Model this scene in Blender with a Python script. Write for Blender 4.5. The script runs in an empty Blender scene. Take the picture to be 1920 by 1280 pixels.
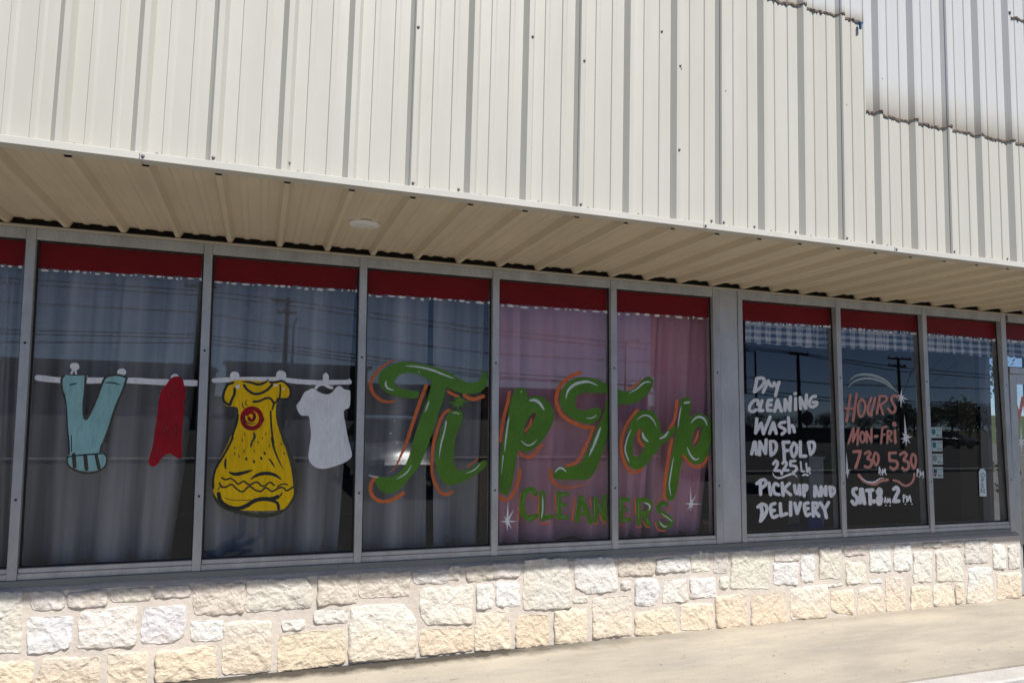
import bpy, bmesh, math, random
import numpy as np
from mathutils import Vector, Matrix
from mathutils.geometry import delaunay_2d_cdt, tessellate_polygon

# ------------------------------------------------------------------ camera, sky, sun, exposure
sc = bpy.context.scene
col = sc.collection
FPX, YAW, PITCH, ROLL = 1322.4, 0.3397, 0.0847, 0.0241
CAM = Vector((0.0, -4.8588, 1.6556))
fwd = Vector((math.sin(YAW)*math.cos(PITCH), math.cos(YAW)*math.cos(PITCH), math.sin(PITCH)))
rt0 = Vector((math.cos(YAW), -math.sin(YAW), 0)); up0 = rt0.cross(fwd)
RT = rt0*math.cos(ROLL) + up0*math.sin(ROLL)
UP = up0*math.cos(ROLL) - rt0*math.sin(ROLL)
cd = bpy.data.cameras.new('camera'); cam = bpy.data.objects.new('camera', cd); col.objects.link(cam)
cd.sensor_width = 36.0; cd.lens = FPX/1920*36.0; cd.clip_start = 0.05; cd.clip_end = 3000
m3 = Matrix((RT, UP, -fwd)).transposed()
cam.matrix_world = Matrix.Translation(CAM) @ m3.to_4x4()
sc.camera = cam

SUN = Vector((0.32, -1.0, 1.535)).normalized()
w = bpy.data.worlds.new('World'); sc.world = w; w.use_nodes = True
wn = w.node_tree.nodes; wl = w.node_tree.links
bg = wn['Background']; bg.inputs['Strength'].default_value = 0.095
sky = wn.new('ShaderNodeTexSky'); sky.sky_type = 'NISHITA'; sky.sun_disc = False
sky.sun_elevation = math.asin(SUN.z); sky.sun_rotation = math.atan2(SUN.x, SUN.y)
sky.air_density = 0.38; sky.dust_density = 0.0; sky.ozone_density = 2.4; sky.altitude = 300
# thin scattered cirrus over the whole sky
wtc = wn.new('ShaderNodeTexCoord'); wmp = wn.new('ShaderNodeMapping'); wmp.inputs['Scale'].default_value = (1.2, 1.2, 5.0)
wno = wn.new('ShaderNodeTexNoise'); wno.inputs['Scale'].default_value = 2.6; wno.inputs['Detail'].default_value = 6
wrm = wn.new('ShaderNodeValToRGB'); wrm.color_ramp.elements[0].position = 0.58; wrm.color_ramp.elements[1].position = 0.80
wrm.color_ramp.elements[1].color = (0.18, 0.18, 0.18, 1)
wmx = wn.new('ShaderNodeMixRGB'); wmx.inputs[2].default_value = (6.5, 6.7, 7.0, 1)
wl.new(wtc.outputs['Generated'], wmp.inputs[0]); wl.new(wmp.outputs[0], wno.inputs['Vector']); wl.new(wno.outputs[0], wrm.inputs[0])
wl.new(wrm.outputs[0], wmx.inputs[0]); wl.new(sky.outputs[0], wmx.inputs[1]); wl.new(wmx.outputs[0], bg.inputs['Color'])

sd = bpy.data.lights.new('sun', 'SUN'); sd.energy = 4.8; sd.angle = math.radians(0.53); sd.color = (1.0, 0.965, 0.915)
so = bpy.data.objects.new('sun', sd); col.objects.link(so); so.rotation_euler = SUN.to_track_quat('Z', 'Y').to_euler(); so.location = (10, -20, 30)
sc.view_settings.view_transform = 'Standard'; sc.view_settings.look = 'None'
sc.view_settings.exposure = 0.37; sc.view_settings.gamma = 1.0; sc.view_settings.use_curve_mapping = False
sc.cycles.max_bounces = 10; sc.cycles.transparent_max_bounces = 24
sc.cycles.diffuse_bounces = 5; sc.cycles.glossy_bounces = 5

# ------------------------------------------------------------------ pixel (1920x1280 photo) -> point on a known plane
def ray(u, v): return (RT*((u-960)/FPX) + UP*((640-v)/FPX) + fwd)
def onY(u, v, y): d = ray(u, v); return CAM + d*((y-CAM.y)/d.y)
def onZ(u, v, z): d = ray(u, v); return CAM + d*((z-CAM.z)/d.z)
def onX(u, v, x): d = ray(u, v); return CAM + d*((x-CAM.x)/d.x)
def mir(u, v, y):                       # a thing seen mirrored in the shop glass (plane y = GY) stands in front of the shop
    p = onY(u, v, y); return Vector((p.x, 2*GY - p.y, p.z))
GY = 0.045                              # glass plane
TILT = 0.016                            # the right-hand panes lean back a little
LEAN = -0.0205                          # mullions are out of square by about one degree
ZG = -0.08                              # sidewalk level

# ------------------------------------------------------------------ helpers
WORLD = {}
def wpos(o): return WORLD.get(o, Vector((0, 0, 0)))
def empty(name, loc, label=None, cat=None, group=None):
    o = bpy.data.objects.new(name, None); col.objects.link(o); o.location = loc; o.empty_display_size = 0.1
    WORLD[o] = Vector(loc); tag(o, label, cat, group); return o
def tag(o, label=None, cat=None, group=None, kind=None):
    if label: o['label'] = label
    if cat: o['category'] = cat
    if group: o['group'] = group
    if kind: o['kind'] = kind
    return o
def mesh_obj(name, verts, faces, mats, parent=None, org=None, smooth=False, midx=None):
    verts = [Vector(v) for v in verts]
    if org is None:
        if len(verts):
            xs = [v.x for v in verts]; ys = [v.y for v in verts]; zs = [v.z for v in verts]
            org = Vector(((min(xs)+max(xs))/2, (min(ys)+max(ys))/2, min(zs)))
        else: org = Vector((0, 0, 0))
    org = Vector(org)
    me = bpy.data.meshes.new(name); me.from_pydata([tuple(v-org) for v in verts], [], faces)
    for m in (mats if isinstance(mats, (list, tuple)) else [mats]): me.materials.append(m)
    if midx is not None:
        for p, i in zip(me.polygons, midx): p.material_index = i
    if smooth:
        for p in me.polygons: p.use_smooth = True
    me.update()
    o = bpy.data.objects.new(name, me); col.objects.link(o)
    if parent is not None: o.parent = parent; o.location = org - wpos(parent)
    else: o.location = org
    WORLD[o] = org
    return o
def copy_obj(o, parent, org):
    c = o.copy(); col.objects.link(c); c.parent = parent; c.location = Vector(org) - wpos(parent); WORLD[c] = Vector(org); return c
class MB:
    def __init__(s): s.v = []; s.f = []; s.m = []
    def add(s, vs, fs, mi=0):
        b = len(s.v); s.v += [Vector(x) for x in vs]; s.f += [tuple(i+b for i in f) for f in fs]; s.m += [mi]*len(fs)
        return s
    def box(s, x0, x1, y0, y1, z0, z1, mi=0, lean=0.0, bev=0.0):
        if bev > 0:
            bm = bmesh.new(); bmesh.ops.create_cube(bm, size=1.0)
            for v in bm.verts: v.co = Vector((x0+(v.co.x+.5)*(x1-x0), y0+(v.co.y+.5)*(y1-y0), z0+(v.co.z+.5)*(z1-z0)))
            bmesh.ops.bevel(bm, geom=list(bm.edges), offset=bev, segments=1, affect='EDGES')
            for v in bm.verts: v.co.x += lean*(v.co.z-z0)
            bm.verts.index_update()
            s.add([v.co.copy() for v in bm.verts], [[v.index for v in f.verts] for f in bm.faces], mi); bm.free(); return s
        l = lean*(z1-z0)
        vs = [(x0, y0, z0), (x1, y0, z0), (x1, y1, z0), (x0, y1, z0), (x0+l, y0, z1), (x1+l, y0, z1), (x1+l, y1, z1), (x0+l, y1, z1)]
        return s.add(vs, [(3, 2, 1, 0), (4, 5, 6, 7), (0, 1, 5, 4), (1, 2, 6, 5), (2, 3, 7, 6), (3, 0, 4, 7)], mi)
    def tube(s, pts, r, n=8, mi=0, caps=True):
        pts = [Vector(p) for p in pts]; rs = r if isinstance(r, (list, tuple)) else [r]*len(pts)
        rings = []
        for i, p in enumerate(pts):
            d = (pts[min(i+1, len(pts)-1)] - pts[max(i-1, 0)]).normalized()
            a = d.orthogonal().normalized() if i == 0 else (a - d*a.dot(d)).normalized()
            b = d.cross(a)
            rings.append([p + (a*math.cos(t) + b*math.sin(t))*rs[i] for t in [2*math.pi*k/n for k in range(n)]])
        vs = [v for r_ in rings for v in r_]; fs = []
        for i in range(len(pts)-1):
            for k in range(n):
                fs.append((i*n+k, i*n+(k+1) % n, (i+1)*n+(k+1) % n, (i+1)*n+k))
        if caps: fs.append(tuple(range(n))[::-1]); fs.append(tuple((len(pts)-1)*n+k for k in range(n)))
        return s.add(vs, fs, mi)
    def lathe(s, c, prof, n=24, mi=0, axis='Z'):
        c = Vector(c); vs = []; fs = []
        for (r, h) in prof:
            for k in range(n):
                t = 2*math.pi*k/n
                if axis == 'Z': vs.append(c+Vector((r*math.cos(t), r*math.sin(t), h)))
                elif axis == 'Y': vs.append(c+Vector((r*math.cos(t), h, r*math.sin(t))))
                else: vs.append(c+Vector((h, r*math.cos(t), r*math.sin(t))))
        for i in range(len(prof)-1):
            for k in range(n): fs.append((i*n+k, i*n+(k+1) % n, (i+1)*n+(k+1) % n, (i+1)*n+k))
        fs.append(tuple(range(n))[::-1]); fs.append(tuple((len(prof)-1)*n+k for k in range(n)))
        return s.add(vs, fs, mi)
    def build(s, name, mats, parent=None, org=None, smooth=False):
        return mesh_obj(name, s.v, s.f, mats, parent, org, smooth, s.m)

# ------------------------------------------------------------------ materials
MAT = {}
def mat(name, colr, rough=0.6, metal=0.0, spec=0.5, noise=None, bump=None, noise2=None, coat=0.0, alpha=None):
    """noise = (scale, amount, (sx,sy,sz)) multiplies the colour; bump = (scale, strength, dist)"""
    m = bpy.data.materials.new(name); m.use_nodes = True; n = m.node_tree.nodes; l = m.node_tree.links
    b = n['Principled BSDF']; b.inputs['Roughness'].default_value = rough; b.inputs['Metallic'].default_value = metal
    b.inputs['Specular IOR Level'].default_value = spec; b.inputs['Coat Weight'].default_value = coat
    b.inputs['Base Color'].default_value = (*colr, 1)
    last = None
    tc = n.new('ShaderNodeTexCoord')
    for nz in (noise, noise2):
        if not nz: continue
        mp = n.new('ShaderNodeMapping'); mp.inputs['Scale'].default_value = nz[2] if len(nz) > 2 else (1, 1, 1)
        geo = n.new('ShaderNodeNewGeometry'); l.new(geo.outputs['Position'], mp.inputs[0])
        t = n.new('ShaderNodeTexNoise'); t.inputs['Scale'].default_value = nz[0]; t.inputs['Detail'].default_value = 6; l.new(mp.outputs[0], t.inputs['Vector'])
        r = n.new('ShaderNodeMapRange'); r.inputs['From Min'].default_value = 0.25; r.inputs['From Max'].default_value = 0.75
        r.inputs['To Min'].default_value = 1-nz[1]; r.inputs['To Max'].default_value = 1+nz[1]*0.6; l.new(t.outputs[0], r.inputs[0])
        mx = n.new('ShaderNodeMixRGB'); mx.blend_type = 'MULTIPLY'; mx.inputs[0].default_value = 1
        if last is None: mx.inputs[1].default_value = (*colr, 1)
        else: l.new(last, mx.inputs[1])
        l.new(r.outputs[0], mx.inputs[2]); last = mx.outputs[0]
    if last is not None: l.new(last, b.inputs['Base Color'])
    if bump:
        t = n.new('ShaderNodeTexNoise'); t.inputs['Scale'].default_value = bump[0]; t.inputs['Detail'].default_value = 8
        geo = n.new('ShaderNodeNewGeometry'); l.new(geo.outputs['Position'], t.inputs['Vector'])
        bp = n.new('ShaderNodeBump'); bp.inputs['Strength'].default_value = bump[1]; bp.inputs['Distance'].default_value = bump[2]
        l.new(t.outputs[0], bp.inputs['Height']); l.new(bp.outputs[0], b.inputs['Normal'])
    if alpha:
        g2 = n.new('ShaderNodeNewGeometry'); mp = n.new('ShaderNodeMapping'); mp.inputs['Scale'].default_value = alpha[2]; l.new(g2.outputs['Position'], mp.inputs[0])
        t = n.new('ShaderNodeTexNoise'); t.inputs['Scale'].default_value = alpha[0]; t.inputs['Detail'].default_value = 5; l.new(mp.outputs[0], t.inputs['Vector'])
        r = n.new('ShaderNodeMapRange'); r.inputs[1].default_value = .30; r.inputs[2].default_value = .46; r.inputs[3].default_value = alpha[1]; r.inputs[4].default_value = 1.0; l.new(t.outputs[0], r.inputs[0])
        l.new(r.outputs[0], b.inputs['Alpha'])
    MAT[name] = m; return m
def nodes(m): return m.node_tree.nodes, m.node_tree.links, m.node_tree.nodes['Principled BSDF']
def math_n(n, l, op, a, b=None, clamp=False):
    x = n.new('ShaderNodeMath'); x.operation = op; x.use_clamp = clamp
    for i, v in enumerate((a, b)):
        if v is None: continue
        if isinstance(v, (int, float)): x.inputs[i].default_value = v
        else: l.new(v, x.inputs[i])
    return x.outputs[0]
def maprange(n, l, v, a, b, c, d):
    r = n.new('ShaderNodeMapRange'); r.inputs[1].default_value = a; r.inputs[2].default_value = b; r.inputs[3].default_value = c; r.inputs[4].default_value = d
    l.new(v, r.inputs[0]); return r.outputs[0]
def pos_xyz(n, l):
    g = n.new('ShaderNodeNewGeometry'); s = n.new('ShaderNodeSeparateXYZ'); l.new(g.outputs['Position'], s.inputs[0]); return g, s.outputs
def mixc(n, l, fac, a, b):
    x = n.new('ShaderNodeMixRGB')
    for i, v in enumerate((fac, a, b)):
        if isinstance(v, (int, float)): x.inputs[i].default_value = v
        elif isinstance(v, tuple): x.inputs[i].default_value = (*v, 1)
        else: l.new(v, x.inputs[i])
    return x.outputs[0]
def noise_n(n, l, vec, scale, detail=6, sxyz=(1, 1, 1), rough=0.5):
    mp = n.new('ShaderNodeMapping'); mp.inputs['Scale'].default_value = sxyz; l.new(vec, mp.inputs[0])
    t = n.new('ShaderNodeTexNoise'); t.inputs['Scale'].default_value = scale; t.inputs['Detail'].default_value = detail; t.inputs['Roughness'].default_value = rough
    l.new(mp.outputs[0], t.inputs['Vector']); return t.outputs[0]

# cladding: aged cream paint, cleaner and whiter where a sign box used to hang, rusty dirt washed along its lower edge
XSG, ZS1, ZS2, XS0 = 3.600, 3.580, 4.178, 2.80
def cladding():
    m = bpy.data.materials.new('cream_cladding'); m.use_nodes = True; n, l, b = nodes(m)
    g, p = pos_xyz(n, l)
    streak = noise_n(n, l, g.outputs['Position'], 3.0, 5, (3.0, 1.0, 0.25))
    cloud = noise_n(n, l, g.outputs['Position'], 1.1, 4)
    base = mixc(n, l, maprange(n, l, streak, .3, .7, 0, 1), (.510, .494, .428), (.555, .540, .472))
    base = mixc(n, l, maprange(n, l, cloud, .35, .65, 0, .35), base, (.555, .552, .505))
    wob = maprange(n, l, noise_n(n, l, g.outputs['Position'], 7.0, 4), 0, 1, -.05, .05)
    right = maprange(n, l, p[0], XSG-.012, XSG+.012, 0, 1)
    up1 = maprange(n, l, p[2], ZS1, ZS1+.30, 0, 1)
    up2 = maprange(n, l, math_n(n, l, 'ADD', p[2], wob), ZS2, ZS2+.08, 0, 1)
    zone = math_n(n, l, 'MAXIMUM', math_n(n, l, 'MULTIPLY', right, up1), math_n(n, l, 'MULTIPLY', up2, math_n(n, l, 'GREATER_THAN', p[0], XS0-.7)))
    base = mixc(n, l, math_n(n, l, 'MULTIPLY', zone, .92), base, (.565, .57, .565))
    # grime washed up to the old caulk beads
    dz1 = math_n(n, l, 'SUBTRACT', p[2], ZS1)
    gr1 = math_n(n, l, 'MULTIPLY', math_n(n, l, 'MULTIPLY', maprange(n, l, math_n(n, l, 'ADD', dz1, wob), 0.0, .26, 1, 0), math_n(n, l, 'GREATER_THAN', dz1, 0)), right)
    dz2 = math_n(n, l, 'SUBTRACT', p[2], ZS2)
    gr2 = math_n(n, l, 'MULTIPLY', math_n(n, l, 'MULTIPLY', maprange(n, l, math_n(n, l, 'ADD', dz2, wob), 0.0, .10, 1, 0), math_n(n, l, 'GREATER_THAN', dz2, 0)),
                math_n(n, l, 'MULTIPLY', math_n(n, l, 'GREATER_THAN', p[0], XS0-.7), math_n(n, l, 'LESS_THAN', p[0], XSG)))
    gr = math_n(n, l, 'MAXIMUM', gr1, gr2)
    gr = math_n(n, l, 'POWER', gr, 2.2)
    base = mixc(n, l, math_n(n, l, 'MULTIPLY', gr, .85), base, (.27, .23, .19))
    # faint dusty bottom edge
    base = mixc(n, l, maprange(n, l, math_n(n, l, 'ADD', p[2], wob), 2.70, 2.80, .35, 0), base, (.58, .54, .49))
    l.new(base, b.inputs['Base Color']); b.inputs['Roughness'].default_value = .42
    bp = n.new('ShaderNodeBump'); bp.inputs['Strength'].default_value = .35; bp.inputs['Distance'].default_value = .02
    l.new(noise_n(n, l, g.outputs['Position'], 2.2, 3, (1.5, 1, .5)), bp.inputs['Height']); l.new(bp.outputs[0], b.inputs['Normal'])
    MAT['clad'] = m
cladding()
mat('soffit', (.68, .585, .43), .45, noise=(1.6, .10), noise2=(14, .05, (1, .2, 1)))
mat('trim', (.60, .58, .52), .4, noise=(5, .08), bump=(9, .1, .01))
mat('dark_gap', (.045, .038, .03), .9)  # near-black backing, puts the shade of the canopy gaps into the colour
mat('alu', (.53, .53, .525), .38, metal=.35, noise=(9, .22, (1, 1, .4)), noise2=(90, .14, (2, 1, .3)))
mat('alu_pier', (.56, .565, .57), .38, metal=.3, noise=(4, .22, (1, 1, .5)), noise2=(60, .08))
mat('flashing', (.27, .265, .225), .5, metal=.2, noise=(4, .15, (.4, 1, 1)))
mat('gasket', (.012, .012, .012), .6)
mat('head_trim', (.52, .46, .37), .5, noise=(6, .1))
mat('screw', (.22, .21, .20), .6, metal=.3)
mat('caulk', (.19, .145, .115), .85, noise=(40, .5), bump=(90, .6, .006))
mat('mortar', (.60, .54, .475), .92, noise=(5, .12), noise2=(45, .10), bump=(38, .45, .010))
mat('white_plastic', (.84, .84, .83), .35)
mat('lens_plastic', (.76, .76, .73), .3)
mat('blue_plastic', (.02, .15, .38), .3)
mat('dark_plastic', (.02, .02, .025), .35)
mat('kerb', (.52, .50, .47), .85, noise=(6, .18), noise2=(60, .12), bump=(40, .4, .006))
mat('wood', (.16, .085, .045), .55, noise=(8, .4, (6, 6, .4)), bump=(40, .2, .003))
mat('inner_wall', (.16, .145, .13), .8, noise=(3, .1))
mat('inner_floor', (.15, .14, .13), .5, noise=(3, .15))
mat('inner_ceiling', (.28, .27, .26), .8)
mat('terracotta', (.30, .115, .06), .7, noise=(20, .15))
mat('soil', (.05, .035, .025), .9)
mat('leaf', (.045, .085, .025), .5, noise=(3, .4))
mat('bark', (.10, .075, .055), .85, noise=(12, .3, (1, 1, .2)), bump=(30, .5, .02))
mat('blue_cloth', (.015, .06, .30), .8, noise=(20, .3))
mat('navy_cloth', (.012, .016, .08), .8, noise=(20, .3))
mat('post_tan', (.30, .26, .18), .6, noise=(4, .12))
mat('post_grey', (.42, .44, .44), .6, noise=(4, .1))
# window paint
mat('p_white', (.88, .89, .91), .5, spec=.3, noise=(60, .10, (1, 1, .25)), noise2=(9, .08), alpha=(60, .88, (1.3, 1, .3)))
mat('p_glint', (.66, .74, .72), .4, noise=(40, .12))
mat('p_green', (.088, .235, .010), .32, spec=.35, noise=(6, .2), noise2=(60, .14, (1.6, 1, .5)), bump=(140, .25, .001), alpha=(45, .82, (1.6, 1, .4)))
mat('p_orange', (.72, .17, .045), .45, spec=.25, noise=(10, .2), noise2=(80, .12), alpha=(50, .7, (1, 1, 1)))
mat('p_red', (.19, .002, .005), .5, spec=.25, noise=(3, .2), noise2=(40, .14, (.25, 1, 1)))
mat('p_scarf', (.36, .002, .010), .45, spec=.25, noise=(14, .3), noise2=(60, .18, (1.5, 1, .3)), alpha=(40, .7, (1.6, 1, .3)))
mat('p_yellow', (.95, .58, .002), .5, spec=.2, noise=(40, .14, (1.4, 1, .22)), noise2=(7, .12), alpha=(55, .80, (1.6, 1, .2)))
mat('p_black', (.012, .012, .010), .4)
mat('p_olive', (.055, .052, .026), .4, noise=(40, .4))
mat('p_teal', (.31, .56, .57), .45, spec=.3, noise=(9, .1), noise2=(60, .12, (1.4, 1, .25)), alpha=(50, .85, (1.4, 1, .2)))
mat('p_pink', (.66, .27, .22), .45, spec=.3, noise=(60, .14), noise2=(9, .14))
mat('p_dkgreen', (.016, .035, .014), .4)
mat('p_pale', (.40, .46, .44), .4, noise=(40, .15))
mat('paper', (.46, .55, .54), .6)
mat('ink', (.03, .06, .08), .6); mat('ink_teal', (.02, .17, .22), .6); mat('ink_red', (.30, .02, .05), .6)
mat('tag_white', (.66, .76, .80), .45); mat('string', (.25, .17, .10), .9)

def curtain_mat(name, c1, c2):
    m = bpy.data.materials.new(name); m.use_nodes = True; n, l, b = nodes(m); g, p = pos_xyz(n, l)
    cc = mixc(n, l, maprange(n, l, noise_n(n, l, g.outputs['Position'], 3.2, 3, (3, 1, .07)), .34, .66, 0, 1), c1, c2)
    l.new(cc, b.inputs['Base Color']); b.inputs['Roughness'].default_value = .85
    b.inputs['Sheen Weight'].default_value = .2
    wv = n.new('ShaderNodeTexWave'); wv.inputs['Scale'].default_value = 260; wv.bands_direction = 'Z'
    l.new(g.outputs['Position'], wv.inputs['Vector'])
    bp = n.new('ShaderNodeBump'); bp.inputs['Strength'].default_value = .1; bp.inputs['Distance'].default_value = .001
    l.new(wv.outputs[1], bp.inputs['Height']); l.new(bp.outputs[0], b.inputs['Normal'])
    MAT[name] = m
curtain_mat('grey_curtain', (.19, .19, .20), (.47, .47, .48))  # strong light and dark stripes painted in to deepen the shading of the folds
curtain_mat('pink_curtain', (.70, .33, .42), (.80, .43, .52))
def gingham():
    m = bpy.data.materials.new('gingham'); m.use_nodes = True; n, l, b = nodes(m)
    uv = n.new('ShaderNodeUVMap'); s = n.new('ShaderNodeSeparateXYZ'); l.new(uv.outputs[0], s.inputs[0])
    def band(v): return math_n(n, l, 'LESS_THAN', math_n(n, l, 'FRACT', v), .5)
    f = math_n(n, l, 'MULTIPLY', math_n(n, l, 'ADD', band(s.outputs[0]), band(s.outputs[1])), .5)
    l.new(mixc(n, l, f, (.85, .86, .87), (.03, .07, .16)), b.inputs['Base Color']); b.inputs['Roughness'].default_value = .9
    MAT['gingham'] = m
gingham()
def stone_mat():
    m = bpy.data.materials.new('limestone'); m.use_nodes = True; n, l, b = nodes(m); g, p = pos_xyz(n, l)
    oi = n.new('ShaderNodeObjectInfo')
    v = g.outputs['Position']
    k1 = maprange(n, l, noise_n(n, l, v, 9, 8, (1, 1, 1.6), .62), .3, .7, .92, 1.14)
    k2 = maprange(n, l, noise_n(n, l, v, 70, 4), .3, .7, .90, 1.08)
    mul = math_n(n, l, 'MULTIPLY', k1, k2)
    vm = n.new('ShaderNodeVectorMath'); vm.operation = 'SCALE'; l.new(oi.outputs['Color'], vm.inputs[0]); l.new(mul, vm.inputs['Scale'])
    # soil-splash stain that rises unevenly from the pavement, plus warm mineral blotches
    spl = maprange(n, l, math_n(n, l, 'ADD', p[2], maprange(n, l, noise_n(n, l, v, 3.0, 5), 0, 1, -.16, .16)), .01, .20, .5, 0)
    c = mixc(n, l, spl, vm.outputs[0], (.72, .575, .40))
    blot = maprange(n, l, noise_n(n, l, v, 4.5, 5, (1, 1, 1)), .56, .72, 0, .35)
    c = mixc(n, l, blot, c, (.68, .58, .44))
    pit = maprange(n, l, noise_n(n, l, v, 55, 3, (1, 1, 1), .7), .24, .33, .55, 0)
    c = mixc(n, l, pit, c, (.34, .29, .23))
    l.new(c, b.inputs['Base Color']); b.inputs['Roughness'].default_value = .9; b.inputs['Specular IOR Level'].default_value = .2
    vo = n.new('ShaderNodeTexVoronoi'); vo.feature = 'F1'; vo.inputs['Scale'].default_value = 30; vo.inputs['Randomness'].default_value = 1.0; dv_ = n.new('ShaderNodeVectorMath'); dv_.operation = 'MULTIPLY_ADD'; tn2 = n.new('ShaderNodeTexNoise'); tn2.inputs['Scale'].default_value = 14; tn2.inputs['Detail'].default_value = 4; l.new(v, tn2.inputs['Vector']); l.new(tn2.outputs['Color'], dv_.inputs[0]); dv_.inputs[1].default_value = (.09, .09, .09); l.new(v, dv_.inputs[2]); l.new(dv_.outputs[0], vo.inputs['Vector'])
    h = math_n(n, l, 'ADD', math_n(n, l, 'MULTIPLY', vo.outputs['Distance'], .7), math_n(n, l, 'MULTIPLY', noise_n(n, l, v, 13, 9, (1, 1, 1.4), .68), 1.1))
    bp = n.new('ShaderNodeBump'); bp.inputs['Strength'].default_value = .55; bp.inputs['Distance'].default_value = .02
    l.new(h, bp.inputs['Height']); l.new(bp.outputs[0], b.inputs['Normal'])
    MAT['stone'] = m
stone_mat()
def walk_mat():
    m = bpy.data.materials.new('worn_concrete'); m.use_nodes = True; n, l, b = nodes(m); g, p = pos_xyz(n, l); v = g.outputs['Position']
    c = mixc(n, l, maprange(n, l, noise_n(n, l, v, 1.3, 8, (.6, 1.5, 1), .6), .40, .60, 0, 1), (.36, .325, .275), (.53, .475, .39))
    c = mixc(n, l, maprange(n, l, noise_n(n, l, v, 2.7, 6, (.5, 2.2, 1), .6), .50, .68, 0, .75), c, (.36, .34, .305))
    c = mixc(n, l, maprange(n, l, noise_n(n, l, v, 9, 7, (.35, 1.8, 1), .65), .50, .72, 0, .4), c, (.62, .56, .47))
    c = mixc(n, l, maprange(n, l, noise_n(n, l, v, 60, 5, (.6, 1, 1), .7), .3, .7, 0, .3), c, (.40, .35, .28))
    c = mixc(n, l, maprange(n, l, noise_n(n, l, v, 260, 3, (1, 1, 1), .6), .35, .65, .0, .6), c, (.33, .30, .25))
    speck = maprange(n, l, noise_n(n, l, v, 30, 3, (1, 1, 1), .6), .66, .73, 0, .75)
    c = mixc(n, l, speck, c, (.12, .10, .08))
    # damp dirt and lichen in the joint with the wall, left of the tenth stone
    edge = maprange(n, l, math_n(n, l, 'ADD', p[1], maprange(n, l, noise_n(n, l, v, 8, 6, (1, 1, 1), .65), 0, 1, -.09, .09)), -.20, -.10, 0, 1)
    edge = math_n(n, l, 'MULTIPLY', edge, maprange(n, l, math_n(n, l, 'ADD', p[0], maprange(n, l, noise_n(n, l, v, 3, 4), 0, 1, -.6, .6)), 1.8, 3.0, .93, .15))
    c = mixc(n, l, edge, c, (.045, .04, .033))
    l.new(c, b.inputs['Base Color']); b.inputs['Roughness'].default_value = .88; b.inputs['Specular IOR Level'].default_value = .25
    h = math_n(n, l, 'ADD', noise_n(n, l, v, 5, 6, (.5, 2, 1)), math_n(n, l, 'MULTIPLY', noise_n(n, l, v, 90, 5), .35))
    bp = n.new('ShaderNodeBump'); bp.inputs['Strength'].default_value = .5; bp.inputs['Distance'].default_value = .01
    l.new(h, bp.inputs['Height']); l.new(bp.outputs[0], b.inputs['Normal'])
    MAT['walk'] = m
walk_mat()
def glass_mat(name, tint, f0):
    m = bpy.data.materials.new(name); m.use_nodes = True; n = m.node_tree.nodes; l = m.node_tree.links
    for x in list(n):
        if x.type == 'BSDF_PRINCIPLED': n.remove(x)
    out = [x for x in n if x.type == 'OUTPUT_MATERIAL'][0]
    g = n.new('ShaderNodeNewGeometry'); d = n.new('ShaderNodeVectorMath'); d.operation = 'DOT_PRODUCT'
    l.new(g.outputs['Incoming'], d.inputs[0]); l.new(g.outputs['Normal'], d.inputs[1])
    c = math_n(n, l, 'ABSOLUTE', d.outputs['Value'])
    f = math_n(n, l, 'POWER', math_n(n, l, 'SUBTRACT', 1.0, c, True), 5.0)
    f = math_n(n, l, 'ADD', math_n(n, l, 'MULTIPLY', f, 1-f0), f0)          # Schlick reflectance of a clear pane
    t = n.new('ShaderNodeBsdfTransparent'); t.inputs[0].default_value = (*tint, 1)
    r = n.new('ShaderNodeBsdfGlossy'); r.inputs['Roughness'].default_value = 0.0; r.inputs[0].default_value = (1, 1, 1, 1)
    mx = n.new('ShaderNodeMixShader'); l.new(f, mx.inputs[0]); l.new(t.outputs[0], mx.inputs[1]); l.new(r.outputs[0], mx.inputs[2])
    l.new(mx.outputs[0], out.inputs[0]); MAT[name] = m
    m2 = bpy.data.materials.new(name+'_back'); m2.use_nodes = True; n = m2.node_tree.nodes; l = m2.node_tree.links
    out = [x for x in n if x.type == 'OUTPUT_MATERIAL'][0]; n.remove(n['Principled BSDF'])
    t = n.new('ShaderNodeBsdfTransparent'); l.new(t.outputs[0], out.inputs[0]); MAT[name+'_back'] = m2
glass_mat('glass', (.82, .825, .83), .058)
# street
mat('asphalt', (.050, .050, .052), .9, noise=(2, .2), noise2=(60, .2), bump=(80, .4, .01))
mat('far_lot', (.065, .065, .065), .9, noise=(.8, .2), noise2=(30, .12))
mat('lot', (.115, .112, .105), .9, noise=(.8, .2), noise2=(30, .12), bump=(60, .3, .008))
mat('grass', (.075, .10, .035), .95, noise=(1.5, .35), noise2=(30, .3))
mat('line_paint', (.65, .65, .62), .7, noise=(20, .2))
mat('far_wall', (.20, .19, .18), .85, noise=(.6, .12)); mat('far_wall2', (.17, .15, .135), .85, noise=(.6, .12)); mat('far_roof', (.15, .15, .15), .8)
mat('far_glass', (.03, .04, .05), .1); mat('far_trim', (.5, .5, .48), .6)
mat('pole_wood', (.085, .065, .05), .9, noise=(5, .3, (1, 1, .15))); mat('pole_metal', (.12, .12, .125), .5, metal=.5)
mat('cable', (.01, .01, .01), .6); mat('ceramic', (.2, .2, .2), .4); mat('transformer', (.25, .26, .27), .5)
mat('sign_red', (.42, .05, .05), .5, noise=(2, .1)); mat('sign_cream', (.66, .55, .50), .5); mat('sign_panel', (.50, .36, .36), .5)
mat('stop_red', (.40, .015, .02), .4)
mat('car_paint', (.55, .56, .58), .25, metal=.5, coat=.8); mat('car_glass', (.015, .017, .02), .05); mat('tyre', (.015, .015, .015), .8); mat('rim', (.45, .45, .46), .3, metal=.8)
mat('lamp_red', (.35, .01, .01), .2); mat('lamp_clear', (.75, .75, .75), .15)
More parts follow.
